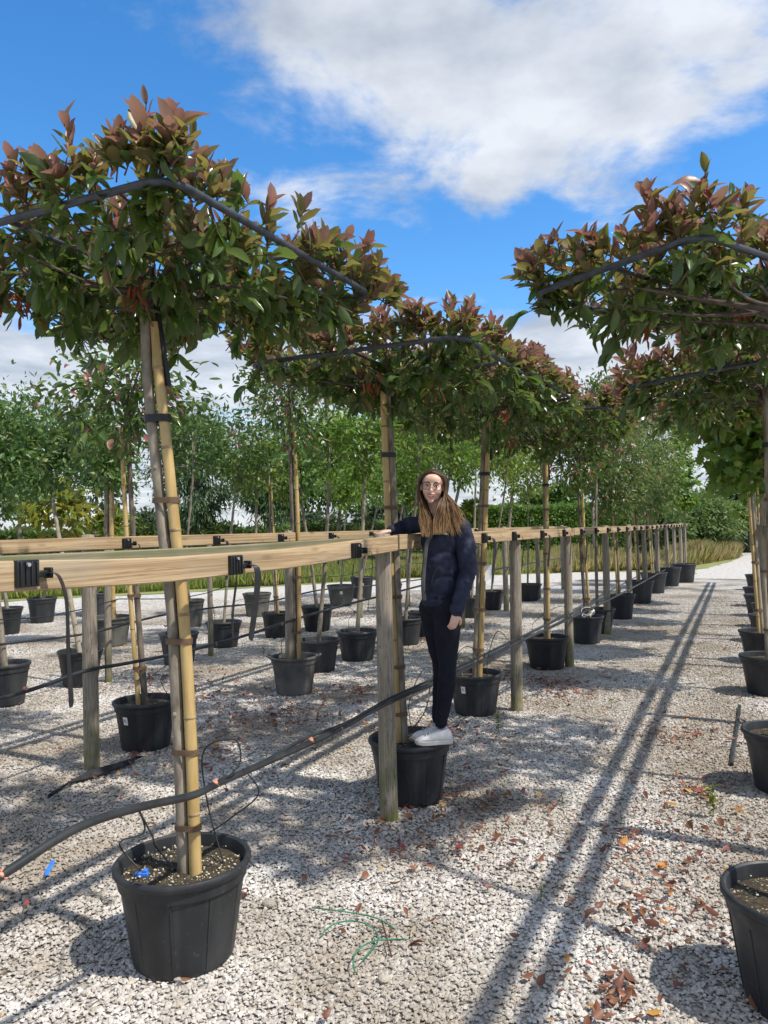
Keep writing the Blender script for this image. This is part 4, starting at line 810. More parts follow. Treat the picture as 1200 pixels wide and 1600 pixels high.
T('potted_tree', 'tree in stickered grey pot beside the white path', (533, 946), (540, 760, 40, 40), (M_MAPLE, M_LIME), 50, dict(r=0.30, h=0.44, grey=True, tagged=True, tagang=-85), 0.028, M_BARKP, False, 45, 46, 0.12, group=GS, redtip=0.2)
T('potted_tree', 'tree in stickered dark pot next to the grey one by the path', (566, 934), (588, 752, 38, 46), (M_MAPLE,), 51, dict(r=0.28, h=0.5, tagged=True, tagang=-85), 0.028, M_BARK, False, 45, 46, 0.12, group=GS)
T('potted_magnolia', 'yellow green magnolia bush in black pot beside the grass', (66, 972), (88, 800, 62, 52), (M_MAG,), 52, dict(r=0.26, h=0.46), 0.03, M_BARKD, False, 40, 16, 0.24, group=GS, big=True, wl=0.4, lift=0.0)
T('potted_magnolia', 'small magnolia with glossy leaves in pot before the path', (150, 962), (168, 832, 34, 44), (M_MAG, M_MAPLE), 53, dict(r=0.26, h=0.46), 0.03, M_BARKD, False, 26, 14, 0.24, group=GS, big=True, wl=0.4, redtip=0.3, lift=0.0)
T('potted_tree', 'dark tree in the pot at the left edge near the path', (12, 990), (-10, 760, 60, 66), (M_DARK,), 54, dict(r=0.24, h=0.44), 0.035, M_BARK, False, 70, 46, 0.11, group=GS)
T('potted_tree', 'small tree in the dark pot against the white path centre', (612, 950), (628, 740, 40, 56), (M_MAPLE,), 55, dict(r=0.22, h=0.5), 0.025, M_BARK, False, 50, 46, 0.11, group=GS)
# right row beyond the two photinias
G0 = 'maples in the right row beside the lane'
for i, (s, p, cy, ry, lab) in enumerate(((8.1, 0.20, 690, 62, 'dark green maple in the second full pot from the lower right'), (9.9, 0.19, 672, 70, 'dark maple with big leaves third along the right row'), (11.6, 0.30, 690, 60, 'maple fourth along the right row'),
        (13.2, 0.36, 700, 52, 'maple fifth along the right row in the short pot'), (14.7, 0.26, 700, 52, 'maple sixth along the right row'), (16.4, 0.25, 700, 50, 'maple seventh along the right row'), (20.3, 0.30, 710, 44, 'farthest maple of the right row'))):
    l = sp(s, p); px = 600 + 1200 * l.x / l.y; h = l.y / 1200
    T('potted_maple', lab, None, (px - 8 - 10 * (i == 1), cy - 62 if i < 2 else cy - 42, [0.62, 0.66, 0.62, 0.55, 0.55, 0.55, 0.5][i] / h, [0.82, 0.86, 0.75, 0.7, 0.7, 0.7, 0.7][i] / h), (M_MAPLE, M_LIME, ), 60 + i, dict(r=0.25, h=0.36), 0.026, M_BARKP, True, 120, 46, 0.105, group=G0, loc=l, droop=0.55, redtip=0.18, wl=1.0, limbs=8, lobed='lobed')
# ------------------------------------------------------------------ BACKGROUND VEGETATION
def far_tree(name, label, base, crown, mats, seed, **kw):
    return tree(name, label, base, crown, mats, seed, None, **kw)
GB = 'trees standing beyond the meadow'
far_tree('evergreen_tree', 'dense dark evergreen at the left edge behind the second fence', (30, 895), (30, 715, 112, 100), (M_DARK, M_CEDAR), 71, trunk_r=0.112, ncl=140, nl=56, L=0.22, redtip=0.4, group=GB, cl=0.17)
far_tree('evergreen_tree', 'bushy dark tree just left of the nearest bamboo cane', (140, 893), (150, 740, 66, 80), (M_DARK, M_CEDAR), 72, trunk_r=0.098, ncl=80, nl=50, L=0.22, redtip=0.5, group=GB, cl=0.17)
far_tree('cedar_tree', 'blue green weeping cedar right of the nearest bamboo cane', (300, 890), (302, 735, 48, 78), (M_CEDAR,), 73, trunk_r=0.112, ncl=150, nl=70, L=0.30, group=GB, wl=0.22, droop=1.0, shape='column', cl=0.2)
far_tree('cedar_tree', 'weeping cedar showing between the photinia stems', (412, 888), (420, 760, 60, 58), (M_CEDAR, M_DARK), 74, trunk_r=0.112, ncl=120, nl=70, L=0.30, group=GB, wl=0.22, droop=1.0, redtip=0.5)
far_tree('field_tree', 'green broadleaf tree beyond the meadow behind the cracked post', (520, 886), (530, 728, 66, 76), (M_MAPLE, M_DARK), 75, trunk_r=0.098, ncl=110, nl=60, L=0.26, group=GB, redtip=0.5)
far_tree('field_tree', 'broadleaf tree beyond the meadow left of the woman', (640, 883), (628, 716, 52, 72), (M_MAPLE, M_LIME), 76, trunk_r=0.084, ncl=90, nl=55, L=0.26, group=GB, redtip=0.3)
far_tree('field_tree', 'open broadleaf tree behind the woman\'s head', (690, 882), (718, 690, 56, 66), (M_MAPLE, M_LIME), 77, trunk_r=0.084, ncl=80, nl=50, L=0.26, group=GB, redtip=0.2)
far_tree('field_tree', 'loose broadleaf tree rising above the middle of the clipped hedge', (790, 880), (800, 700, 46, 60), (M_MAPLE, M_LIME), 78, trunk_r=0.084, ncl=80, nl=50, L=0.26, group=GB, redtip=0.3)
far_tree('field_tree', 'slender birch like tree with pale bare stem', (930, 877), (925, 735, 30, 42), (M_BIRCH,), 79, trunk_r=0.084, bark=M_BARKP, ncl=50, nl=45, L=0.26, group=GB)
far_tree('field_tree', 'sunlit lime green sapling right of the woman\'s shoulder', (742, 881), (738, 800, 20, 22), (M_LIME,), 80, trunk_r=0.056, ncl=26, nl=40, L=0.22, group=GB)
GF = 'dark trees on the horizon'
for i, (x, y, rx, ry, lab, m) in enumerate(((585, 812, 40, 30, 'dark round tree on the horizon left of the woman', M_FAR), (640, 806, 28, 30, 'dark round tree on the horizon touching the woman\'s arm', M_FAR), (842, 796, 34, 26, 'dark round tree on the horizon above the hedge', M_DARK),
        (878, 786, 30, 30, 'dark tree on the horizon behind the fourth cane', M_DARK), (1120, 782, 30, 24, 'hazy tree on the horizon left of the maples', M_FAR), (1152, 778, 34, 32, 'hazy tree on the horizon behind the shed', M_FAR), (1200, 780, 40, 30, 'hazy tree on the horizon at the right edge', M_FAR), (1020, 800, 40, 16, 'low dark tree on the horizon behind fence end', M_FAR),
        (230, 826, 50, 18, 'low hazy tree on the horizon behind nearest cane', M_FAR), (470, 822, 60, 20, 'low hazy tree mass on the horizon behind the dusty pot', M_FAR))):
    loc = at(x, 826, 75.0); loc.z = 0
    tree('horizon_tree', lab, None, (x, y, rx, ry), (m,), 90 + i, None, trunk_r=0.25, ncl=70, nl=55, L=0.55, group=GF, loc=loc, cl=0.22)
far_tree('willow_bush', 'big rounded willow bush at the far end of the lane', (1085, 872), (1085, 812, 62, 44), (M_WILLOW, M_HEDGE), 111, trunk_r=0.12, ncl=170, nl=70, L=0.26, wl=0.3, redtip=0.3, limbs=4)
far_tree('willow_bush', 'lower willow bush in front of the fence end', (1030, 876), (1035, 832, 44, 32), (M_WILLOW, M_DARK), 112, trunk_r=0.1, ncl=110, nl=60, L=0.26, wl=0.3, redtip=0.4, limbs=3)
far_tree('willow_bush', 'bright green bush beside the shed roof', (1150, 862), (1150, 806, 26, 20), (M_LIME, M_HEDGE), 113, trunk_r=0.1, ncl=60, nl=60, L=0.3, wl=0.4, redtip=0.4, limbs=3)
def hedge(name, label, a, b, h, w, mats, seed, n, L, redtip=0.0):
    a, b = Vector(a), Vector(b); c = (a + b) / 2; d = b - a; ang = math.atan2(d.y, d.x); ln = d.length
    root = empty(name, label, 'hedge', (c.x, c.y, 0)); root.rotation_euler.z = ang
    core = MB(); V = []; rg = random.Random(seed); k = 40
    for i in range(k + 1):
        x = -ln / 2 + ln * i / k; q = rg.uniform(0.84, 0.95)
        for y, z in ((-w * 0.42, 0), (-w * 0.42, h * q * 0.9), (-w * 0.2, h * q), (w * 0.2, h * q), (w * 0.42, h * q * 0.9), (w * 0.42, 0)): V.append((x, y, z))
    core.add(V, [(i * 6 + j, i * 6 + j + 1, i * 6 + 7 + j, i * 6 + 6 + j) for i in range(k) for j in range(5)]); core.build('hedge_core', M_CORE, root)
    rng = np.random.default_rng(seed); x = rng.uniform(-ln / 2, ln / 2, n); f = rng.random(n)
    y = np.where(f < 0.62, -w * 0.46 + rng.normal(0, 0.07, n), rng.uniform(-w / 2, w / 2, n)); lump = 0.10 * np.sin(x * 1.3) + 0.07 * np.sin(x * 3.7 + 1)
    z = np.where(f < 0.62, rng.uniform(0.02, 1, n) * h, h * 0.97 + rng.normal(0, 0.09, n)) + lump * (f >= 0.62)
    p = np.stack([x, y + lump * 0.5, z], 1); dr = rng.normal(0, 0.7, (n, 3)) + np.array([0, -0.4, 0.2]); nr = rng.normal(0, 0.5, (n, 3)) + np.array([0, -0.6, 0.6]); Ln = L * rng.uniform(0.7, 1.3, n)
    mi = (rng.random(n) < redtip).astype(int)
    me = leaves_mesh('foliage', p, dr, nr, Ln, Ln * 0.55, list(mats), mi, rng, simple_leaf=True); link('foliage', me, root, kind='stuff')
    return root
def gp(px, Y): v = at(px, 826, Y); v.z = 0; return v
hedge('clipped_hedge', 'long clipped bright green hedge running behind the meadow', gp(650, 46), gp(1075, 50), 2.75, 2.2, (M_HEDGE, M_MAPLE), 121, 26000, 0.20, 0.3)
hedge('field_hedge', 'loose shrubby hedge behind the meadow on the left half', gp(-120, 38), gp(660, 44), 1.75, 2.6, (M_WILLOW, M_HEDGE), 122, 26000, 0.22, 0.5)
# a few wilder shrubs along the left hedge
for i, (x, ry, lab) in enumerate(((215, 26, 'rounded shrub in the left hedge near the nearest cane'), (335, 24, 'pale shrub in the left hedge right of the cedar'), (500, 24, 'feathery shrub in the left hedge behind the dusty pot'), (565, 22, 'yellow green shrub in the left hedge by the cracked post'))):
    l = gp(x, 34); tree('field_shrub', lab, None, (x, 838, 44, ry), (M_WILLOW, M_LIME), 130 + i, None, trunk_r=0.05, ncl=50, nl=50, L=0.2, group='shrubs in the left hedge', loc=l, redtip=0.4, limbs=3, cat='shrub')
# meadow grass
def grass(name, label, poly_px, n, hh, mats, seed, redtip, lean=0.25):
    rng = np.random.default_rng(seed); A, B, C_, D = [np.array(v) for v in poly_px]      # ground quad: near-left, near-right, far-right, far-left
    u, v = rng.random(n), rng.random(n) ** 1.3
    p = ((A * (1 - u)[:, None] + B * u[:, None]) * (1 - v)[:, None] + (D * (1 - u)[:, None] + C_ * u[:, None]) * v[:, None]); p[:, 2] = -0.02
    cl = 0.75 + 0.35 * np.sin(p[:, 0] * 0.9 + p[:, 1] * 0.5) * np.sin(p[:, 1] * 0.8 - 0.3 * p[:, 0])
    h = hh * rng.uniform(0.55, 1.15, n) * cl
    a = rng.uniform(0, 6.28, n); ln = np.abs(rng.normal(0, lean * 1.7, n)); d = np.stack([np.cos(a) * ln, np.sin(a) * ln, np.ones(n)], 1); nr = np.stack([np.sin(a) + rng.normal(0, 0.3, n), -np.abs(np.cos(a)) - 0.3, np.full(n, 0.9)], 1)
    mi = (rng.random(n) < redtip).astype(int); wd = rng.uniform(0.007, 0.016, n)
    me = leaves_mesh(name, p, d, nr, h, wd, list(mats), mi, rng, simple_leaf=True); o = link(name, me); tag(o, label, 'grass', kind='stuff'); return o
fe = lambda x, y: gnd(x, y)
grass('grass', 'tall green meadow grass between the white path and the hedge', [fe(-200, 948), fe(620, 904), gp(640, 42), gp(-120, 36)], 85000, 0.50, (M_GRASSG, M_GRASST), 141, 0.16)
grass('grass', 'seeding tan and green meadow grass behind the fence', [fe(560, 906), fe(900, 893), gp(900, 44), gp(560, 42)], 50000, 0.48, (M_GRASSG, M_GRASST), 142, 0.42)
grass('grass', 'tall straw coloured grass bank beside the lane end', [fe(860, 895), fe(1062, 889), gp(1100, 41), gp(860, 44)], 50000, 0.62, (M_GRASST, M_GRASSG), 143, 0.25)
grass('grass', 'straw coloured grass clump ending at the shed', [fe(1030, 893), fe(1154, 872), gp(1156, 46), gp(1060, 42)], 46000, 0.85, (M_GRASST, M_GRASSG), 144, 0.18, 0.2)
grass('grass', 'low green weed strip along the path edge', [fe(1050, 902), fe(1090, 897), fe(1086, 893), fe(1050, 898)], 500, 0.12, (M_GRASSG, M_GRASST), 145, 0.2, 0.6)
# steel container shed at the lane's end
sh = empty('container_shed', 'dark green corrugated steel shed at the end of the lane', 'shed', gp(1166, 42))
b = MB(); x0, x1 = gp(1143, 42).x - sh.location.x, gp(1215, 42).x - sh.location.x; V = []; n = 60
for i in range(n + 1):
    x = x0 + (x1 - x0) * i / n; y = 0.05 if (i // 2) % 2 else 0.0
    V += [(x, y, 0), (x, y, 2.25)]
b.add(V, [(2 * i, 2 * i + 2, 2 * i + 3, 2 * i + 1) for i in range(n)]); b.box(((x0 + x1) / 2, 1.3, 1.1), (x1 - x0 - 0.04, 2.4, 2.2)); b.build('wall', M_SHEET, sh, smooth=False)
b = MB(); b.box(((x0 + x1) / 2, 1.2, 2.31), (x1 - x0 + 0.2, 2.9, 0.1)); b.build('roof', M_SHEET, sh, smooth=False)
b = MB(); b.box((x0 + 1.5, -0.06, 1.05), (0.8, 0.06, 2.1)); b.build('door', M_RUST, sh, smooth=False)
b = MB(); b.tube([(x0 + 0.95, -0.15, 0), (x0 + 0.95, -0.15, 2.3)], 0.08, 8); b.build('post', M_BARKP, sh)
# ------------------------------------------------------------------ IRRIGATION
def pipe(label, pts, r, clips=(), drips=(), group='black irrigation pipes'):
    P = smooth_pts(pts, 8); root = empty('irrigation_pipe', label, 'pipe', P[0], group); o0 = P[0]
    b = MB(); b.tube([p - o0 for p in P], r, 10); b.build('pipe', M_PIPE, root)
    for c in clips:
        c = Vector(c) - o0; k = MB(); k.tube([c + Vector((-0.006, 0, -0.003)), c + Vector((0.006, 0, 0.003))], r * 1.12, 10); k.ell(c + Vector((0, -r * 1.05, 0.004)), (0.010, 0.007, 0.008), 8, 6); k.build('clip', M_CLIP, root)
    for d in drips:
        k = MB(); k.tube([p - o0 for p in smooth_pts(d, 8)], 0.0032, 6); k.build('drip_line', M_BLK, root)
    return root
def pz(s, p, z): return sp(s, p, z)
def pipe_pt(px, py, p):      # point of the pipe seen at px,py on the vertical plane of row offset p
    r = ray(px, py); k = VD.x * r.x + VD.y * r.y; t = p / k
    return Vector((r.x * t, r.y * t, CAM_Z + r.z * t))
PP = -1.755
p1 = [pipe_pt(x, y, PP) for x, y in ((-90, 1424), (5, 1366), (120, 1294), (215, 1262), (300, 1243), (345, 1222), (430, 1185), (520, 1144), (612, 1095), (690, 1062), (760, 1030), (800, 1008), (850, 985), (893, 965), (950, 938), (1000, 912), (1040, 890))]
def top1(c, x, y): return Vector((c[0] + x, c[1] + y, 0.33))
pipe('thick black irrigation pipe strung along the nearer fence posts', p1, 0.0135, [pipe_pt(x, y, PP) for x, y in ((5, 1366), (338, 1223), (487, 1157), (533, 1138), (640, 1085))],
     [[p1[3], p1[3] + Vector((0.0, 0.06, -0.10)), top1(P1, -0.17, -0.05) + Vector((-0.05, -0.02, 0.12)), top1(P1, -0.13, -0.06)],
      [p1[3], p1[3] + Vector((0.02, 0.08, -0.12)), top1(P1, -0.12, 0.05) + Vector((0, 0, 0.06)), top1(P1, -0.02, -0.04) + Vector((0, 0, 0.01))],
      [p1[5], p1[5] + Vector((0.06, 0.05, 0.05)), p1[5] + Vector((0.03, 0.12, 0.12)), p1[5] + Vector((-0.09, 0.12, 0.08)), top1(P1, 0.10, 0.12) + Vector((-0.03, 0, 0.2)), top1(P1, 0.15, 0.03)],
      [p1[5] + Vector((0.07, 0.06, 0.03)), p1[5] + Vector((0.13, 0.05, -0.06)), p1[5] + Vector((0.02, 0.08, -0.16)), top1(P1, 0.10, 0.03) + Vector((0, 0, 0.12))],
      [p1[7], p1[7] + Vector((0.05, 0.05, 0.02)), Vector((P2.x - 0.16, P2.y - 0.02, 0.52)), Vector((P2.x - 0.12, P2.y - 0.08, 0.32))],
      [p1[9], p1[9] + Vector((-0.1, 0.05, 0.07)), Vector((P2.x + 0.0, P2.y + 0.06, 0.55)), Vector((P2.x + 0.03, P2.y + 0.02, 0.32))],
      [p1[9] + Vector((0.02, 0, 0)), p1[9] + Vector((-0.05, 0.03, 0.09)), Vector((P2.x + 0.1, P2.y + 0.08, 0.5)), Vector((P2.x - 0.05, P2.y + 0.12, 0.32))],
      [p1[10], p1[10] + Vector((-0.12, 0.12, 0.08)), Vector((P3.x - 0.15, P3.y - 0.05, 0.5)), Vector((P3.x - 0.10, P3.y - 0.05, 0.3))],
      [p1[11], p1[11] + Vector((-0.1, 0.12, 0.1)), Vector((P3.x + 0.12, P3.y, 0.48)), Vector((P3.x + 0.10, P3.y - 0.06, 0.3))],
      [p1[13], p1[13] + Vector((-0.1, 0.1, 0.12)), Vector((P4.x - 0.15, P4.y, 0.5)), Vector((P4.x - 0.1, P4.y - 0.05, 0.3))]])
p1b = [pipe_pt(x, y, PP - 0.02) for x, y in ((420, 1186), (480, 1152), (540, 1130), (612, 1090), (700, 1050), (797, 1003), (893, 958), (948, 930))]
pipe('thinner black pipe taped beside the thick one past the cracked post', p1b, 0.008)
p2 = [pipe_pt(x, y, -4.06) for x, y in ((-60, 1106), (0, 1092), (60, 1074), (135, 1048), (200, 1036), (290, 1018), (380, 994), (460, 968), (540, 945), (600, 930), (700, 905), (800, 885), (900, 868))]
Q1w = gnd(228, 1166); Q2w = gnd(460, 1082)
pipe('black irrigation pipe strung along the second fence', p2, 0.013, [pipe_pt(40, 1076, -4.06), pipe_pt(338, 1006, -4.06), pipe_pt(440, 975, -4.06)],
     [[p2[5], p2[5] + Vector((-0.1, 0, -0.15)), Q1w + Vector((0.12, 0, 0.5)), Q1w + Vector((0.2, 0.02, 0.33))], [p2[5], p2[5] + Vector((-0.15, 0, -0.1)), Q1w + Vector((-0.02, -0.02, 0.45)), Q1w + Vector((0.15, -0.1, 0.33))],
      [p2[7], p2[7] + Vector((-0.02, 0, -0.12)), Q2w + Vector((-0.12, 0, 0.5)), Q2w + Vector((-0.1, -0.04, 0.32))], [p2[8], p2[8] + Vector((0.1, 0.1, -0.1)), gnd(559, 1030) + Vector((-0.1, 0, 0.5)), gnd(559, 1030) + Vector((-0.1, 0, 0.32))]])
p3 = [pipe_pt(x, y, -6.2) for x, y in ((-40, 1012), (60, 1000), (110, 994), (160, 985), (250, 962), (330, 950), (420, 940), (500, 922), (580, 915), (660, 905), (800, 885))]
pipe('black irrigation pipe of the third row below the rails', p3, 0.012, (), [[p3[5], p3[5] + Vector((0, 0, -0.1)), gnd(350, 1010) + Vector((-0.15, 0, 0.6)), gnd(350, 1010) + Vector((-0.12, 0, 0.32))], [p3[6], p3[6] + Vector((-0.1, 0.1, 0.05)), gnd(350, 1010) + Vector((0.15, 0, 0.62)), gnd(350, 1010) + Vector((0.12, 0, 0.32))]])
pr = [sp(s, -0.08 + 0.03 * math.sin(s), 0.014) for s in (5.6, 6.0, 6.5, 7.0, 7.4)]
pipe('black pipe lying on the gravel beside the right row', pr, 0.013)
# white cord round the fifth tree, hanging tag
c5 = gnd(917, 1004) + Vector((0, -0.06, 0.44)); b = MB()
for k in range(3): b.tube([(0.09 * (1 - 0.12 * k) * math.cos(a / 14 * 6.283), 0.05 * math.sin(a / 14 * 6.283) - 0.04, 0.05 * math.sin(a / 14 * 6.283 + k) - 0.02 * k) for a in range(15)], 0.006, 6)
o = b.build('cord_coil', M_WHITE, None, c5); tag(o, 'coil of white cord tied round the foot of a tree', 'cord')
b = MB(); b.add([(-0.028, 0, 0), (0.022, -0.004, 0.01), (0.016, 0.006, -0.11), (-0.038, 0, -0.125), (-0.028, 0.003, 0), (0.022, -0.001, 0.01), (0.016, 0.009, -0.11), (-0.038, 0.003, -0.125)], [(0, 1, 2, 3), (7, 6, 5, 4), (0, 4, 5, 1), (1, 5, 6, 2), (2, 6, 7, 3), (3, 7, 4, 0)])
o = b.build('plant_tag', M_WHITE, None, at(764, 884, 6.3)); tag(o, 'white plant tag hanging from the cane behind the woman', 'tag')
b = MB(); b.tube([(0, 0, 0), (0.0, 0.08, 0.03)], 0.002, 4); b.build('string', M_WHITE, o)
# ------------------------------------------------------------------ LITTER, WEEDS, ODDMENTS
def litter():
    rng = np.random.default_rng(5)
    P = []
    cl = [(1000, 1320, .5), (1080, 1240, .25), (960, 1560, .2), (800, 1060, .8), (720, 980, .9), (400, 1120, .8), (300, 1090, .8), (640, 1000, .8), (880, 1085, .5), (560, 1080, .5), (1020, 1420, .4), (640, 1320, .6), (330, 1180, .5), (720, 1250, .6), (470, 1120, .7), (860, 1070, .4), (530, 960, .8), (250, 1060, .7), (700, 1150, .5), (1060, 1150, .5)]
    for x, y, s in cl:
        c = gnd(x, y); k = int(300 * s); q = rng.normal(0, s * 0.62, (k, 2)) * (rng.random((k, 1)) ** 0.5 + 0.15); P += [(c.x + a, c.y + b_) for a, b_ in q]
    n2 = 420; Y = rng.uniform(1.6, 12, n2); X = (rng.random(n2) * 1.3 - 0.65) * Y; P += list(zip(X, Y))
    P = np.array(P); P = P[P[:, 1] > 1.0]; n = len(P); pos = np.zeros((n, 3)); pos[:, :2] = P; pos[:, 2] = 0.012 + rng.random(n) * 0.01
    a = rng.uniform(0, 6.28, n); d = np.stack([np.cos(a), np.sin(a), rng.normal(0, 0.15, n)], 1); nr = np.stack([rng.normal(0, 0.35, n), rng.normal(0, 0.35, n), np.where(rng.random(n) < 0.5, 1.0, -1.0)], 1)
    pos[:, 2] += (nr[:, 2] < 0) * 0.012
    L = rng.uniform(0.025, 0.075, n) * np.where(rng.random(n) < 0.2, 1.0, 0.72); Wd = L * rng.uniform(0.34, 0.60, n); mi = (rng.random(n) < 0.06).astype(int)
    pos -= d * L[:, None] * 0.5
    return pos, d, nr, L, Wd, mi, rng
pos, d_, nr_, L_, W_, mi_, rng_ = litter()
dist = np.hypot(pos[:, 0], pos[:, 1]); vis = (np.abs(pos[:, 0]) < pos[:, 1] * 0.49) & (pos[:, 1] > 1.75)
score = np.where(vis, L_ / np.maximum(dist, 0.1), -1); order = np.argsort(-score); ch = order[:110]; mask = np.ones(len(pos), bool); mask[ch] = False; rest = np.where(mask)[0]
me = leaves_mesh('leaf_litter', pos[rest], d_[rest], nr_[rest], L_[rest], W_[rest], [M_LIT, M_LITY], mi_[rest], rng_)
tag(link('leaf_litter', me), 'scattered small rust brown leaf litter on the gravel', 'leaf litter', kind='stuff')
s_, dd_, n_ = leaf_basis(d_, nr_)
LM = [(t, gnd(x, y)) for t, x, y in (('beside the nearest pot', 330, 1490), ('around the tangle of green wire', 560, 1450), ('below the cracked post', 640, 1300), ('in the double rail shadow', 860, 1320), ('beside the cropped right pot', 1090, 1400), ('at the lower picture edge near the lane', 960, 1560), ('by the tall lane weed', 1110, 1270), ('in the middle of the lane', 960, 1150), ('right of the woman\'s pot', 740, 1190), ('between the fences behind the nearest pot', 400, 1180), ('by the pipe end at the left', 100, 1380), ('between the fences in mid distance', 560, 1060), ('by the mossy post', 190, 1200))]
for i in ch:
    k = int(rng_.integers(0, 4)); m = [M_LIT, M_LITY][mi_[i]]; key = ('fallen', k, m.name)
    if key not in LEAFOBJ:
        me = bpy.data.meshes.new('fallen_leaf'); me.from_pydata([tuple(map(float, v)) for v in TPL[k][0]], [], TPL[k][1]); me.materials.append(m); me.polygons.foreach_set('use_smooth', [True] * len(me.polygons)); LEAFOBJ[key] = me
    o = link('fallen_leaf', LEAFOBJ[key]); A, B, C_ = s_[i] * W_[i], dd_[i] * L_[i], n_[i] * L_[i] * 0.7; p = pos[i]
    o.matrix_world = Matrix(((A[0], B[0], C_[0], p[0]), (A[1], B[1], C_[1], p[1]), (A[2], B[2], C_[2], p[2]), (0, 0, 0, 1)))
    where = min(LM, key=lambda q: (q[1] - Vector((p[0], p[1], 0))).length)[0]
    tag(o, ('yellow' if mi_[i] else 'rust red') + (' large' if L_[i] > 0.06 else ' small') + ' fallen leaf on the gravel ' + where, 'leaf', 'fallen leaves ' + where)
def weed(label, px, py, h, n, seed):
    rng = np.random.default_rng(seed); l = gnd(px, py); p = np.zeros((n, 3)); p[:, 2] = rng.random(n) ** 0.8 * h; p[:, :2] = rng.normal(0, 0.006, (n, 2)); a = rng.uniform(0, 6.28, n)
    d = np.stack([np.cos(a), np.sin(a), rng.uniform(0.1, 0.9, n)], 1); nr = np.stack([-np.cos(a) * 0.5, -np.sin(a) * 0.5, np.ones(n)], 1); L = h * rng.uniform(0.15, 0.32, n)
    root = empty('weed', label, 'weed', l, 'small weeds in the gravel'); link('leaves', leaves_mesh('leaves', p, d, nr, L, L * 0.35, [M_LIME], np.zeros(n, int), rng), root)
    b = MB(); b.tube([(0, 0, -0.005), (0.004, 0, h * 0.5), (0, 0.005, h)], [0.003, 0.002, 0.001], 5); b.build('stem', M_LIME, root)
weed('tall leafy green weed by the gravel lane near the lower right pot', 1114, 1278, 0.17, 46, 1); weed('green weed at the foot of the stickered pot', 778, 1143, 0.14, 34, 2); weed('small green weed right of the woman\'s pot', 690, 1178, 0.09, 24, 3)
weed('small green weed in the lane centre shadow', 878, 1256, 0.06, 20, 4); weed('tiny green weed in the near lane gravel', 845, 1400, 0.06, 20, 5); weed('green weed sprig beyond the fourth pot', 955, 1105, 0.08, 20, 6); weed('green weed tuft left of the dusty pot', 412, 1024, 0.12, 30, 7); weed('lowest green sprig among fallen red leaves', 970, 1288, 0.05, 14, 8)
def gpt(x, y, z=0.015): return gnd(x, y, z)
b = MB(); o0 = gnd(570, 1440)
for pts in (((488, 1418), (520, 1422), (560, 1428), (592, 1436), (618, 1452)), ((502, 1460), (520, 1445), (545, 1439), (570, 1443), (588, 1456), (590, 1470)), ((555, 1520), (552, 1500), (562, 1482), (585, 1470), (610, 1468), (632, 1468)), ((566, 1500), (580, 1484), (590, 1472))):
    b.tube(smooth_pts([gpt(*q, z=0.02 + 0.015 * (i % 2)) - o0 for i, q in enumerate(pts)], 5), 0.0032, 6)
for pts in (((597, 1440), (604, 1465), (612, 1495)),): b.tube(smooth_pts([gpt(*q, z=0.022) - o0 for q in pts], 4), 0.0035, 6, mi=1)
o = b.build('green_wire', [M_GTWIG, M_TWIG], None, o0); tag(o, 'tangle of thin green wire lying on the gravel', 'wire')
b = MB(); o0 = gnd(78, 1356); b.tube([gpt(72, 1368, 0.012) - o0, gpt(76, 1358, 0.02) - o0, gpt(83, 1345, 0.02) - o0], [0.009, 0.013, 0.011], 6, flat=0.35); o = b.build('blue_tag', M_BLUE, None, o0); tag(o, 'bright blue plastic tag on the gravel by the pipe end', 'tag')
b = MB(); o0 = P1 + Vector((-0.135, -0.075, 0.338)); b.box((0, 0, 0), (0.05, 0.018, 0.016)); b.box((0.012, 0.004, 0.008), (0.018, 0.022, 0.02)); o = b.build('drip_peg', M_BLUE, None, o0, bevel=0.003); tag(o, 'blue dripper peg in the soil of the nearest pot', 'peg')
b = MB(); P = [(78, 1246), (105, 1222), (140, 1212), (175, 1200), (215, 1186)]; V = []; o0 = gnd(150, 1212); rg = random.Random(3)
for i, q in enumerate(P):
    c = gpt(*q, z=0.02) - o0; w = (0.01, 0.045, 0.04, 0.06, 0.05)[i]
    for k in range(4): V.append(c + Vector((0.1 * w * k, w * (k - 1.5), 0.012 * rg.uniform(0, 3) * (k in (1, 2)))))
b.add(V, [(i * 4 + k, i * 4 + 4 + k, i * 4 + 5 + k, i * 4 + 1 + k) for i in range(len(P) - 1) for k in range(3)]); o = b.build('fabric_scrap', M_FABRIC, None, o0); tag(o, 'crumpled strip of black ground fabric beside the mossy post', 'fabric')
sm = o.modifiers.new('thick', 'SOLIDIFY'); sm.thickness = 0.008
# bigger loose stones
STN = []
for i in range(3):
    b = MB(); rg = random.Random(i); b.ell((0, 0, 0), (1, 0.75, 0.55), 9, 6); b.v = [tuple(c * rg.uniform(0.8, 1.15) for c in v) for v in b.v]; STN.append(b)
for i, (x, y, s, lab) in enumerate(((420, 1411, 0.03, 'larger grey stone right of the nearest pot'), (410, 1318, 0.028, 'grey stone behind the nearest pot'), (278, 1529, 0.022, 'pale stone at the foot of the nearest pot'), (652, 1357, 0.03, 'pale larger stone in the dappled shade'), (690, 1374, 0.025, 'grey flat stone among dry leaves'), (980, 1384, 0.03, 'grey slate chip in the lane'), (600, 1528, 0.03, 'broad grey stone below the green wire'))):
    o = STN[i % 3].build('loose_stone', M_STONE, None, gnd(x, y, s * 0.3), smooth=False); o.scale = (s, s, s); o.rotation_euler = (0.2, 0.1, i * 1.3); tag(o, lab, 'stone', 'larger loose stones')
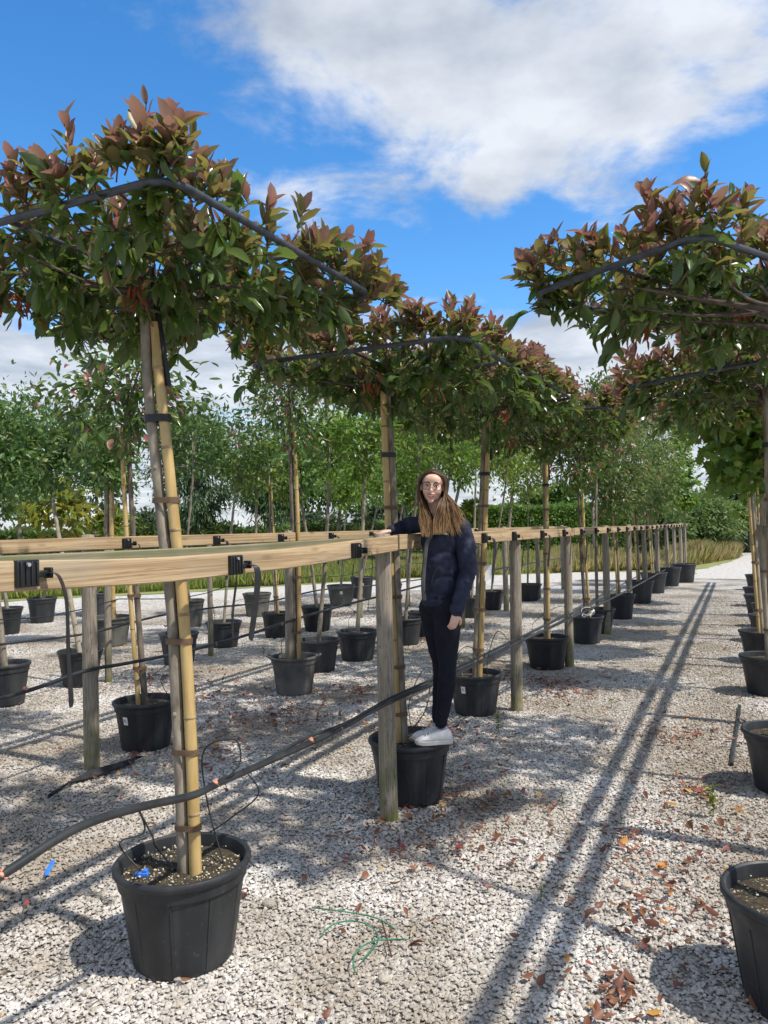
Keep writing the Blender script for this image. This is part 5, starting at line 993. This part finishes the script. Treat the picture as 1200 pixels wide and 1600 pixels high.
# ------------------------------------------------------------------ THE WOMAN
YW = 4.47
def wp(px, py, dy=0.0): return at(px, py, YW + dy)
def remesh(mb, name, mats, parent, vox=0.006, smooth=4, disp=0.0, dscale=0.1, fac=0.6, root0=None):
    me = bpy.data.meshes.new(name); me.from_pydata(mb.v, [], mb.f); o = bpy.data.objects.new(name, me); COL.objects.link(o)
    r = o.modifiers.new('remesh', 'REMESH'); r.mode = 'VOXEL'; r.voxel_size = vox; r.use_smooth_shade = True
    s = o.modifiers.new('smooth', 'SMOOTH'); s.iterations = smooth; s.factor = fac
    if disp:
        t = bpy.data.textures.new(name + '_folds', 'CLOUDS'); t.noise_scale = dscale; t.noise_depth = 1
        d = o.modifiers.new('folds', 'DISPLACE'); d.texture = t; d.strength = disp; d.mid_level = 0.5; d.texture_coords = 'LOCAL'
        s2 = o.modifiers.new('smooth2', 'SMOOTH'); s2.iterations = 2
    dg = bpy.context.evaluated_depsgraph_get(); ev = o.evaluated_get(dg); m2 = bpy.data.meshes.new_from_object(ev); bpy.data.objects.remove(o)
    m2.materials.clear()
    for m in (mats if isinstance(mats, (list, tuple)) else [mats]): m2.materials.append(m)
    m2.polygons.foreach_set('use_smooth', [True] * len(m2.polygons)); m2.name = name
    return link(name, m2, parent)
M_SKIN = simple('skin', (0.66, 0.415, 0.32), (0.74, 0.48, 0.375), 30, 0.5, 0.0, spec=0.4)
M_SKIN.node_tree.nodes['Principled BSDF'].inputs['Subsurface Weight'].default_value = 0.12
M_SKIN.node_tree.nodes['Principled BSDF'].inputs['Subsurface Radius'].default_value = (0.02, 0.008, 0.004)
M_LIP = simple('lip', (0.36, 0.10, 0.095), (0.42, 0.13, 0.12), 40, 0.4)
M_TEETH = simple('teeth', (0.72, 0.68, 0.60), (0.78, 0.74, 0.67), 40, 0.3)
M_JACKET = simple('jacket_navy', (0.013, 0.016, 0.036), (0.024, 0.029, 0.062), 14, 0.72, 0.25, spec=0.3, dist=0.004)
M_LEG = simple('leggings_navy', (0.006, 0.007, 0.014), (0.010, 0.012, 0.022), 18, 0.8, 0.1, spec=0.25)
M_SHIRT = simple('lining_grey', (0.055, 0.058, 0.06), (0.09, 0.092, 0.095), 14, 0.85)
M_SHOE = simple('shoe_white', (0.66, 0.66, 0.67), (0.76, 0.76, 0.77), 20, 0.5, 0.05)
M_SOLE = simple('shoe_sole', (0.50, 0.49, 0.46), (0.60, 0.59, 0.56), 20, 0.6)
M_LACE = simple('lace_grey', (0.38, 0.38, 0.40), (0.48, 0.48, 0.50), 40, 0.7)
M_PINK = simple('heel_tab_pink', (0.50, 0.11, 0.17), (0.58, 0.16, 0.22), 40, 0.6)
M_GLASS = simple('glasses_frame', (0.035, 0.014, 0.014), (0.06, 0.022, 0.02), 40, 0.3)
M_EYE = simple('eye_white', (0.72, 0.70, 0.68), (0.78, 0.76, 0.74), 40, 0.2); M_IRIS = simple('iris', (0.03, 0.025, 0.02), (0.06, 0.05, 0.04), 60, 0.15)
M_BROW = simple('brow', (0.05, 0.03, 0.02), (0.08, 0.05, 0.03), 60, 0.7)
def mat_hair():
    m, nt, b = nmat('hair'); tc = nt.nodes.new('ShaderNodeTexCoord'); s = nt.nodes.new('ShaderNodeSeparateXYZ'); nt.links.new(tc.outputs['Object'], s.inputs[0])
    g = nt.nodes.new('ShaderNodeNewGeometry'); ma = nt.nodes.new('ShaderNodeMath'); ma.operation = 'MULTIPLY_ADD'; nt.links.new(g.outputs['Random Per Island'], ma.inputs[0]); ma.inputs[1].default_value = 0.16; nt.links.new(s.outputs['Z'], ma.inputs[2])
    mr = nt.nodes.new('ShaderNodeMapRange'); mr.inputs['From Min'].default_value = 0.12; mr.inputs['From Max'].default_value = -0.22; nt.links.new(ma.outputs[0], mr.inputs['Value'])
    nt.links.new(ramp(nt, mr.outputs[0], [(0.0, (0.055, 0.032, 0.018)), (0.4, (0.12, 0.068, 0.034)), (0.75, (0.28, 0.165, 0.08)), (1.0, (0.44, 0.28, 0.135))]), b.inputs['Base Color'])
    b.inputs['Roughness'].default_value = 0.55; b.inputs['Specular IOR Level'].default_value = 0.3; return m
M_HAIR = mat_hair()
HC = wp(676, 761, -0.02)
HM = Matrix.Rotation(R(6), 3, 'Y') @ Matrix.Rotation(R(-7), 3, 'Z') @ Matrix.Rotation(R(3), 3, 'X')
def hp(x, y, z): return HC + HM @ Vector((x, y, z))
sole_z = 0.372
heel = wp(701, 1146); toe = wp(649, 1155)
hipC = wp(690, 935, 0.05); waist = wp(690, 905, 0.04); chest = wp(690, 852, 0.03); neckb = wp(689, 806, 0.03)
shL = wp(719, 823, 0.0); elL = wp(731, 893, -0.03); wrL = wp(713, 955, -0.12)
shR = wp(664, 818, 0.06); elR = wp(636, 822, 0.13); wrR = wp(612, 829, 0.05)
hipF = wp(700, 950, 0.0); kneeF = wp(699, 1040, -0.03); ankF = wp(689, 1129, 0.0)
hipB = wp(678, 950, 0.10); kneeB = wp(690, 1038, 0.10); ankB = wp(684, 1122, 0.10)
person = empty('person', 'smiling woman in navy jacket and leggings standing on a pot rim, leaning on the rail', 'person', Vector((gnd(676, 1150, sole_z).x, YW, sole_z)))
PL = person.location
def L_(v): return v - PL
body = MB()
for c, r in (((0, 0.012, 0.030), (0.068, 0.086, 0.066)), ((0, -0.018, -0.012), (0.057, 0.062, 0.068)), ((0, -0.030, -0.052), (0.042, 0.045, 0.036)), ((0, -0.064, -0.080), (0.018, 0.016, 0.015)), ((0.030, -0.056, -0.022), (0.022, 0.02, 0.022)), ((-0.030, -0.056, -0.022), (0.022, 0.02, 0.022)), ((0, -0.072, -0.047), (0.024, 0.012, 0.012)), ((0, -0.055, 0.040), (0.05, 0.03, 0.034)), ((0.069, 0.004, -0.006), (0.009, 0.016, 0.026)), ((-0.069, 0.004, -0.006), (0.009, 0.016, 0.026))):
    body.ell(L_(hp(*c)), r, 16, 12, HM)
def bc(a, b_, r0, r1): body.cap(L_(a), L_(b_), r0, r1)
bc(hp(0, -0.082, 0.006), hp(0, -0.095, -0.022), 0.008, 0.0115)
bc(hp(-0.034, -0.073, 0.021), hp(0.034, -0.073, 0.021), 0.009, 0.009)
bc(hp(0, 0.018, -0.045), neckb, 0.044, 0.047); bc(neckb, chest, 0.05, 0.07); bc(chest, waist, 0.07, 0.065); bc(waist, hipC, 0.065, 0.08)
for a, b_, c in ((shL, elL, wrL), (shR, elR, wrR)):
    bc(neckb, a, 0.05, 0.045); bc(a, b_, 0.042, 0.032); bc(b_, c, 0.031, 0.021)
for a, b_, c in ((hipF, kneeF, ankF), (hipB, kneeB, ankB)):
    bc(hipC, a, 0.07, 0.065); bc(a, b_, 0.060, 0.040); bc(b_, c, 0.038, 0.026)
# hands
def hand(w, d, up, s=1.0, curl=0.6, side=1):
    d = d.normalized(); up = (up - d * up.dot(d)).normalized(); sd = d.cross(up) * side; pc = w + d * 0.035 * s
    for k in (-1.2, -0.4, 0.4, 1.2):
        a = w + d * 0.012 * s + sd * 0.010 * k * s; b_ = w + d * 0.068 * s + sd * 0.0155 * k * s
        bc(a, b_, 0.012 * s, 0.0105 * s); ln = (0.064, 0.074, 0.070, 0.054)[int(round((k + 1.2) / 0.8))] * s
        k1 = b_ + (d * math.cos(curl) - up * math.sin(curl)) * ln * 0.5; k2 = k1 + (d * math.cos(curl * 2) - up * math.sin(curl * 2)) * ln * 0.45
        bc(b_, k1, 0.0088 * s, 0.008 * s); bc(k1, k2, 0.008 * s, 0.0065 * s)
    t0 = w + d * 0.02 * s - sd * 0.016 * s; t1 = t0 + (d * 0.7 - sd * 0.8 - up * 0.3).normalized() * 0.036 * s; t2 = t1 + (d * 0.9 - sd * 0.2 - up * 0.4).normalized() * 0.028 * s
    bc(t0, t1, 0.012 * s, 0.0095 * s); bc(t1, t2, 0.0095 * s, 0.0075 * s)
hand(wrL, Vector((-0.25, -0.3, -1)), Vector((0.3, -1.0, 0.1)), 0.95, 0.7, 1)
postB = sp(3.93, -1.83)
hand(wrR, Vector((-0.7, -0.25, -0.12)), Vector((0.05, -0.15, 1)), 0.95, 0.35, -1)
remesh(body, 'body', M_SKIN, person, 0.005, 5)
# face
def part(mb, name, m, parent=person): return mb.build(name, m, parent)
for sx in (-1, 1):
    e = MB(); e.ell(L_(hp(0.0275 * sx, -0.0725, 0.004)), (0.0115, 0.008, 0.0058), 12, 8, HM); eo = part(e, 'eye', M_EYE)
    i = MB(); i.ell(L_(hp(0.0265 * sx, -0.0795, 0.004)), (0.0048, 0.0026, 0.0046), 10, 6, HM); i.build('iris', M_IRIS, eo)
    lid = MB(); lid.tube([L_(hp(0.0275 * sx + 0.012 * math.cos(a), -0.0785 + 0.003 * abs(math.cos(a)), 0.0045 + 0.0056 * math.sin(a))) for a in [math.pi * q / 8 for q in range(9)]], 0.0018, 5); lid.build('eyelid', M_BROW, eo)
    b = MB(); b.tube([L_(hp(sx * x, y, z)) for x, y, z in ((0.012, -0.0835, 0.0235), (0.026, -0.083, 0.0285), (0.043, -0.074, 0.0235))], [0.0028, 0.003, 0.0016], 6); part(b, 'eyebrow', M_BROW)
m = MB(); m.tube([L_(hp(0.026 * t, -0.088 + 0.012 * t * t, -0.0455 + 0.0085 * t * t)) for t in (-1, -0.6, -0.2, 0.2, 0.6, 1)], [0.0012, 0.003, 0.0038, 0.0038, 0.003, 0.0012], 6); m.tube([L_(hp(0.024 * t, -0.0882 + 0.012 * t * t, -0.0575 + 0.016 * t * t)) for t in (-1, -0.6, -0.2, 0.2, 0.6, 1)], [0.001, 0.003, 0.004, 0.004, 0.003, 0.001], 6); part(m, 'lips', M_LIP)
m = MB(); m.tube([L_(hp(0.021 * t, -0.0872 + 0.012 * t * t, -0.051 + 0.011 * t * t)) for t in (-1, -0.5, 0, 0.5, 1)], [0.001, 0.0036, 0.0042, 0.0036, 0.001], 6); part(m, 'teeth', M_TEETH)
g = MB()
for sx in (-1, 1):
    g.tube([L_(hp(sx * 0.031 + 0.0235 * math.copysign(abs(math.cos(a)) ** 0.6, math.cos(a)), -0.098 + 0.012 * (abs(sx * 0.031 + 0.0235 * math.cos(a)) / 0.055) ** 2, 0.003 + 0.0195 * math.copysign(abs(math.sin(a)) ** 0.7, math.sin(a)))) for a in [2 * math.pi * q / 24 for q in range(25)]], 0.0017, 6, False)
    g.tube([L_(hp(sx * 0.0545, -0.086, 0.012)), L_(hp(sx * 0.066, -0.06, 0.012)), L_(hp(sx * 0.073, 0.0, 0.008))], 0.0016, 6)
g.tube([L_(hp(-0.009, -0.098, 0.009)), L_(hp(0, -0.1, 0.011)), L_(hp(0.009, -0.098, 0.009))], 0.0016, 6); part(g, 'glasses', M_GLASS)
# leggings
lg = MB()
def lc(a, b_, r0, r1): lg.cap(L_(a), L_(b_), r0, r1)
lg.ell(L_(hipC + Vector((0, 0.0, -0.02))), (0.108, 0.115, 0.10), 16, 10)
for a, b_, c in ((hipF, kneeF, ankF), (hipB, kneeB, ankB)):
    calf = b_.lerp(c, 0.33) + Vector((0.008, 0, 0)); thigh = a.lerp(b_, 0.45) + Vector((-0.004, 0, 0))
    lc(hipC, a, 0.095, 0.092); lc(a, thigh, 0.09, 0.076); lc(thigh, b_, 0.076, 0.053); lc(b_, calf, 0.053, 0.054); lc(calf, c, 0.053, 0.037)
remesh(lg, 'leggings', M_LEG, person, 0.007, 5, 0.006, 0.05)
# jacket
jk = MB()
def jc(a, b_, r0, r1): jk.cap(L_(a), L_(b_), r0, r1)
jk.ell(L_(chest + Vector((0.004, 0, 0.03))), (0.126, 0.094, 0.112), 18, 12); jk.ell(L_(waist.lerp(chest, 0.4)), (0.113, 0.104, 0.13), 18, 12); jk.ell(L_(waist.lerp(hipC, 0.25)), (0.111, 0.108, 0.10), 18, 12); jk.ell(L_(hipC + Vector((-0.002, 0, 0.008))), (0.105, 0.110, 0.05), 18, 10)
jc(neckb + Vector((0.0, 0.01, -0.03)), shL, 0.062, 0.060); jc(neckb + Vector((0, 0.01, -0.03)), shR, 0.062, 0.055)
sv1, sv2 = MB(), MB()
def s1(a, b_, r0, r1): sv1.cap(L_(a), L_(b_), r0, r1)
def s2_(a, b_, r0, r1): sv2.cap(L_(a), L_(b_), r0, r1)
ml = shL.lerp(elL, 0.5) + Vector((0.012, -0.005, 0)); fl = elL.lerp(wrL, 0.55)
s1(shL, ml, 0.061, 0.060); s1(ml, elL, 0.060, 0.054); s1(elL, fl, 0.054, 0.047); s1(fl, wrL, 0.047, 0.037)
s2_(shR, elR, 0.056, 0.048); s2_(elR, elR.lerp(wrR, 0.7), 0.048, 0.038); s2_(elR.lerp(wrR, 0.7), wrR, 0.038, 0.031)
jo = remesh(jk, 'jacket', M_JACKET, person, 0.007, 3, 0.017, 0.042)
for sv in (sv1, sv2): remesh(sv, 'sleeve', M_JACKET, jo, 0.006, 3, 0.016, 0.036)
# hem band, cuffs, collar, zip
def ring(mb, c, rx, ry, n=28, a0=0, a1=6.2832, M=None): return [c + Vector((rx * math.cos(a0 + (a1 - a0) * i / n), ry * math.sin(a0 + (a1 - a0) * i / n), 0)) for i in range(n + 1)]
b = MB(); b.tube([L_(p) for p in ring(b, hipC + Vector((-0.002, 0, -0.018)), 0.103, 0.108)], 0.014, 8, False, flat=1.6); b.build('hem', M_JACKET, jo)
b = MB(); b.tube([L_(p) for p in smooth_pts([hp(0.035, -0.02, -0.115) + Vector((0.02, -0.02, -0.055)), neckb + Vector((0.068, 0.0, 0.018)), neckb + Vector((0.03, 0.065, 0.03)), neckb + Vector((-0.045, 0.05, 0.02)), neckb + Vector((-0.065, -0.03, -0.01)), chest + Vector((-0.07, -0.10, 0.06))], 5)], 0.019, 8); b.build('collar', M_JACKET, jo)
zp = [wp(676, 832, -0.10), wp(667, 850, -0.095), wp(663, 880, -0.09), wp(661, 915, -0.085), wp(663, 938, -0.075)]
b = MB(); b.tube([L_(p) for p in smooth_pts(zp, 5)], 0.012, 6, flat=0.5); b.build('front_edge', M_SHIRT, jo)
b = MB(); b.tube([L_(wp(693, 834, -0.112)), L_(wp(699, 835, -0.112))], 0.0045, 6, flat=0.4); b.build('emblem', simple('emblem_grey', (0.25, 0.26, 0.28), (0.34, 0.35, 0.37), 60, 0.7), jo)
b = MB(); b.tube([L_(p) for p in smooth_pts([wp(686, 884, -0.10), wp(679, 896, -0.105), wp(674, 910, -0.105)], 5)], 0.0045, 6); b.build('pocket_zip', M_BLK, jo)
b = MB(); d = (wrL - elL).normalized(); b.tube([L_(wrL - d * 0.028), L_(wrL - d * 0.005), L_(wrL + d * 0.012)], [0.043, 0.041, 0.036], 14); b.build('cuff', M_JACKET, jo)
# shoes
def shoe(ank, yaw, pitch, zs):
    c0 = Vector((ank.x - 0.045, ank.y, zs)); M = Matrix.Rotation(yaw, 3, 'Z') @ Matrix.Rotation(pitch, 3, 'Y'); root = c0
    st = [(-0.118, 0.016, 0.030, 0.0), (-0.105, 0.033, 0.044, 0), (-0.075, 0.042, 0.056, 0), (-0.035, 0.043, 0.066, 0), (0.0, 0.038, 0.084, 0), (0.035, 0.034, 0.098, 0), (0.065, 0.033, 0.092, 0), (0.095, 0.032, 0.098, 0), (0.112, 0.026, 0.092, 0), (0.122, 0.012, 0.060, 0)]
    n = 14; V = []
    st = [(x * 0.9, w * 0.9, 0.018 + (h - 0.018) * 0.86, q) for x, w, h, q in st]
    for x, w, h, _ in st:
        for j in range(n):
            a = 2 * math.pi * j / n; y = w * math.copysign(abs(math.cos(a)) ** 0.75, math.cos(a)) * (1 if math.sin(a) < 0 else (1 - 0.25 * math.sin(a))); z = (h - 0.018) * (0.5 + 0.5 * math.copysign(abs(math.sin(a)) ** 0.7, math.sin(a))) + 0.018
            V.append(L_(c0 + M @ Vector((x, y, z))))
    k = len(st); u = MB(); u.add(V, [(i * n + j, i * n + (j + 1) % n, i * n + n + (j + 1) % n, i * n + n + j) for i in range(k - 1) for j in range(n)] + [tuple(range(n)), tuple(range(k * n - 1, k * n - n - 1, -1))])
    so_ = u.build('shoe', M_SHOE, person)
    s = MB(); V = []
    pr = [(x, w + 0.004) for x, w, h, _ in st]; out = [(x, w) for x, w in pr] + [(x, -w) for x, w in reversed(pr)]
    for z in (0.0, 0.024):
        for x, y in out: V.append(L_(c0 + M @ Vector((x * 1.03, y, z + 0.012 * max(0, -x - 0.07) / 0.05))))
    q = len(out); s.add(V, [tuple(range(q - 1, -1, -1)), tuple(range(q, 2 * q))] + [(i, (i + 1) % q, q + (i + 1) % q, q + i) for i in range(q)]); s.build('sole', M_SOLE, so_, bevel=0.004)
    t = MB(); t.box(L_(c0 + M @ Vector((0.1005, 0, 0.074))), (0.014, 0.036, 0.034), M); t.build('heel_tab', M_PINK, so_, bevel=0.006)
    l = MB()
    for i in range(4):
        x = -0.045 + i * 0.02; z = 0.060 + i * 0.0095; l.tube([L_(c0 + M @ Vector((x + sx_ * 0.003, y, z + 0.008 - abs(y) * 0.35))) for y, sx_ in ((-0.024, -1), (0, 0), (0.024, 1))], 0.0035, 6)
    l.build('laces', M_LACE, so_)
shoe(ankF, R(8), R(0), sole_z - 0.002); shoe(ankB, R(8), R(0), sole_z - 0.002)
# hair: scalp cap and long strands
hr = MB(); rg = random.Random(4)
HK = 24
capb = MB(); capb.ell(L_(hp(0, 0.022, 0.036)), (0.0755, 0.090, 0.0715), 22, 14, HM)
keep = [f for f in capb.f]
def local(v): return HM.transposed() @ (Vector(v) + PL - HC)
kf = []
for f in capb.f:
    c = sum((local(capb.v[i]) for i in f), Vector()) / len(f)
    if c.y < -0.028 and c.z < 0.068: continue
    if c.z < -0.05 and c.y < 0.01: continue
    kf.append(f)
hc = MB(); hc.v = capb.v; hc.f = kf; hc.m = [0] * len(kf)
def strand(pts, r): hr.tube([L_(p) for p in smooth_pts(pts, 6)], [r * q for q in np.interp(np.linspace(0, 1, 6 * (len(pts) - 1) + 1), [0, 0.15, 0.6, 0.9, 1], [0.7, 1, 1.0, 0.65, 0.15])], 5, flat=0.6)
for i in range(1000):
    t = i / 1000; right = rg.random() < 0.58; fr = rg.random()
    top = hp(-0.004 + rg.uniform(-0.006, 0.006), -0.058 + 0.12 * fr, 0.100 - 0.02 * fr * fr + rg.uniform(-0.003, 0.004) - 0.016 * (1 - fr) ** 2)
    if right:
        a = rg.uniform(0.0, 1.0); temple = hp(0.064 + 0.014 * (1 - abs(2 * fr - 1)), -0.044 + 0.115 * fr, 0.052 + rg.uniform(-0.006, 0.01)); ear = hp(0.071 + 0.012 * rg.random(), -0.03 + 0.12 * fr + rg.uniform(-0.012, 0.012), -0.03 + rg.uniform(-0.015, 0.015))
        end = wp(696 + 33 * a * rg.uniform(0.7, 1.05) + rg.uniform(-6, 6), 808 + 24 * rg.random() + 10 * math.sin(a * 3.1), -0.09 + 0.13 * a * fr)
        if rg.random() < 0.40: end = wp(676 + 22 * rg.random(), 826 + 10 * rg.random(), -0.12)
        mid = ear.lerp(end, 0.45) + Vector((-0.002 + rg.uniform(-0.014, 0.014), -0.016 - 0.02 * (1 - fr) + rg.uniform(-0.01, 0.01), 0.012 + rg.uniform(-0.01, 0.012)))
    else:
        temple = hp(-0.062 - 0.012 * (1 - abs(2 * fr - 1)), -0.046 + 0.115 * fr, 0.050 + rg.uniform(-0.006, 0.01)); ear = hp(-0.072 - 0.014 * rg.random(), -0.03 + 0.11 * fr + rg.uniform(-0.012, 0.012), -0.03 + rg.uniform(-0.015, 0.015))
        end = wp(658 + 17 * rg.random(), 820 + 20 * rg.random(), -0.115 + 0.02 * rg.random()); mid = ear.lerp(end, 0.5) + Vector((rg.uniform(-0.008, 0.006), -0.014, 0))
    strand([top, temple, ear, mid, mid.lerp(end, 0.55) + Vector((rg.uniform(-0.016, 0.016), -0.004, 0)), end], rg.uniform(0.0012, 0.0028))
for o_ in range(90):
    a = rg.uniform(-1, 1); top = hp(0.02 * a, 0.09, 0.06); end = wp(692 + 26 * a, 815 + 12 * rg.random(), 0.09); strand([top, hp(0.072 * a, 0.108 - 0.05 * a * a, 0.0), hp(0.085 * a, 0.10 - 0.06 * a * a, -0.07), end], 0.007)
def rehome(o, c):        # object origin at the head so the colour runs down from it
    me = o.data; dlt = L_(c); me.transform(Matrix.Translation(-dlt)); o.location = dlt
ho = hr.build('hair', M_HAIR, person); rehome(ho, HC)
h2 = hc.build('hair_cap', M_HAIR, ho); h2.data.transform(Matrix.Translation(-L_(HC)))
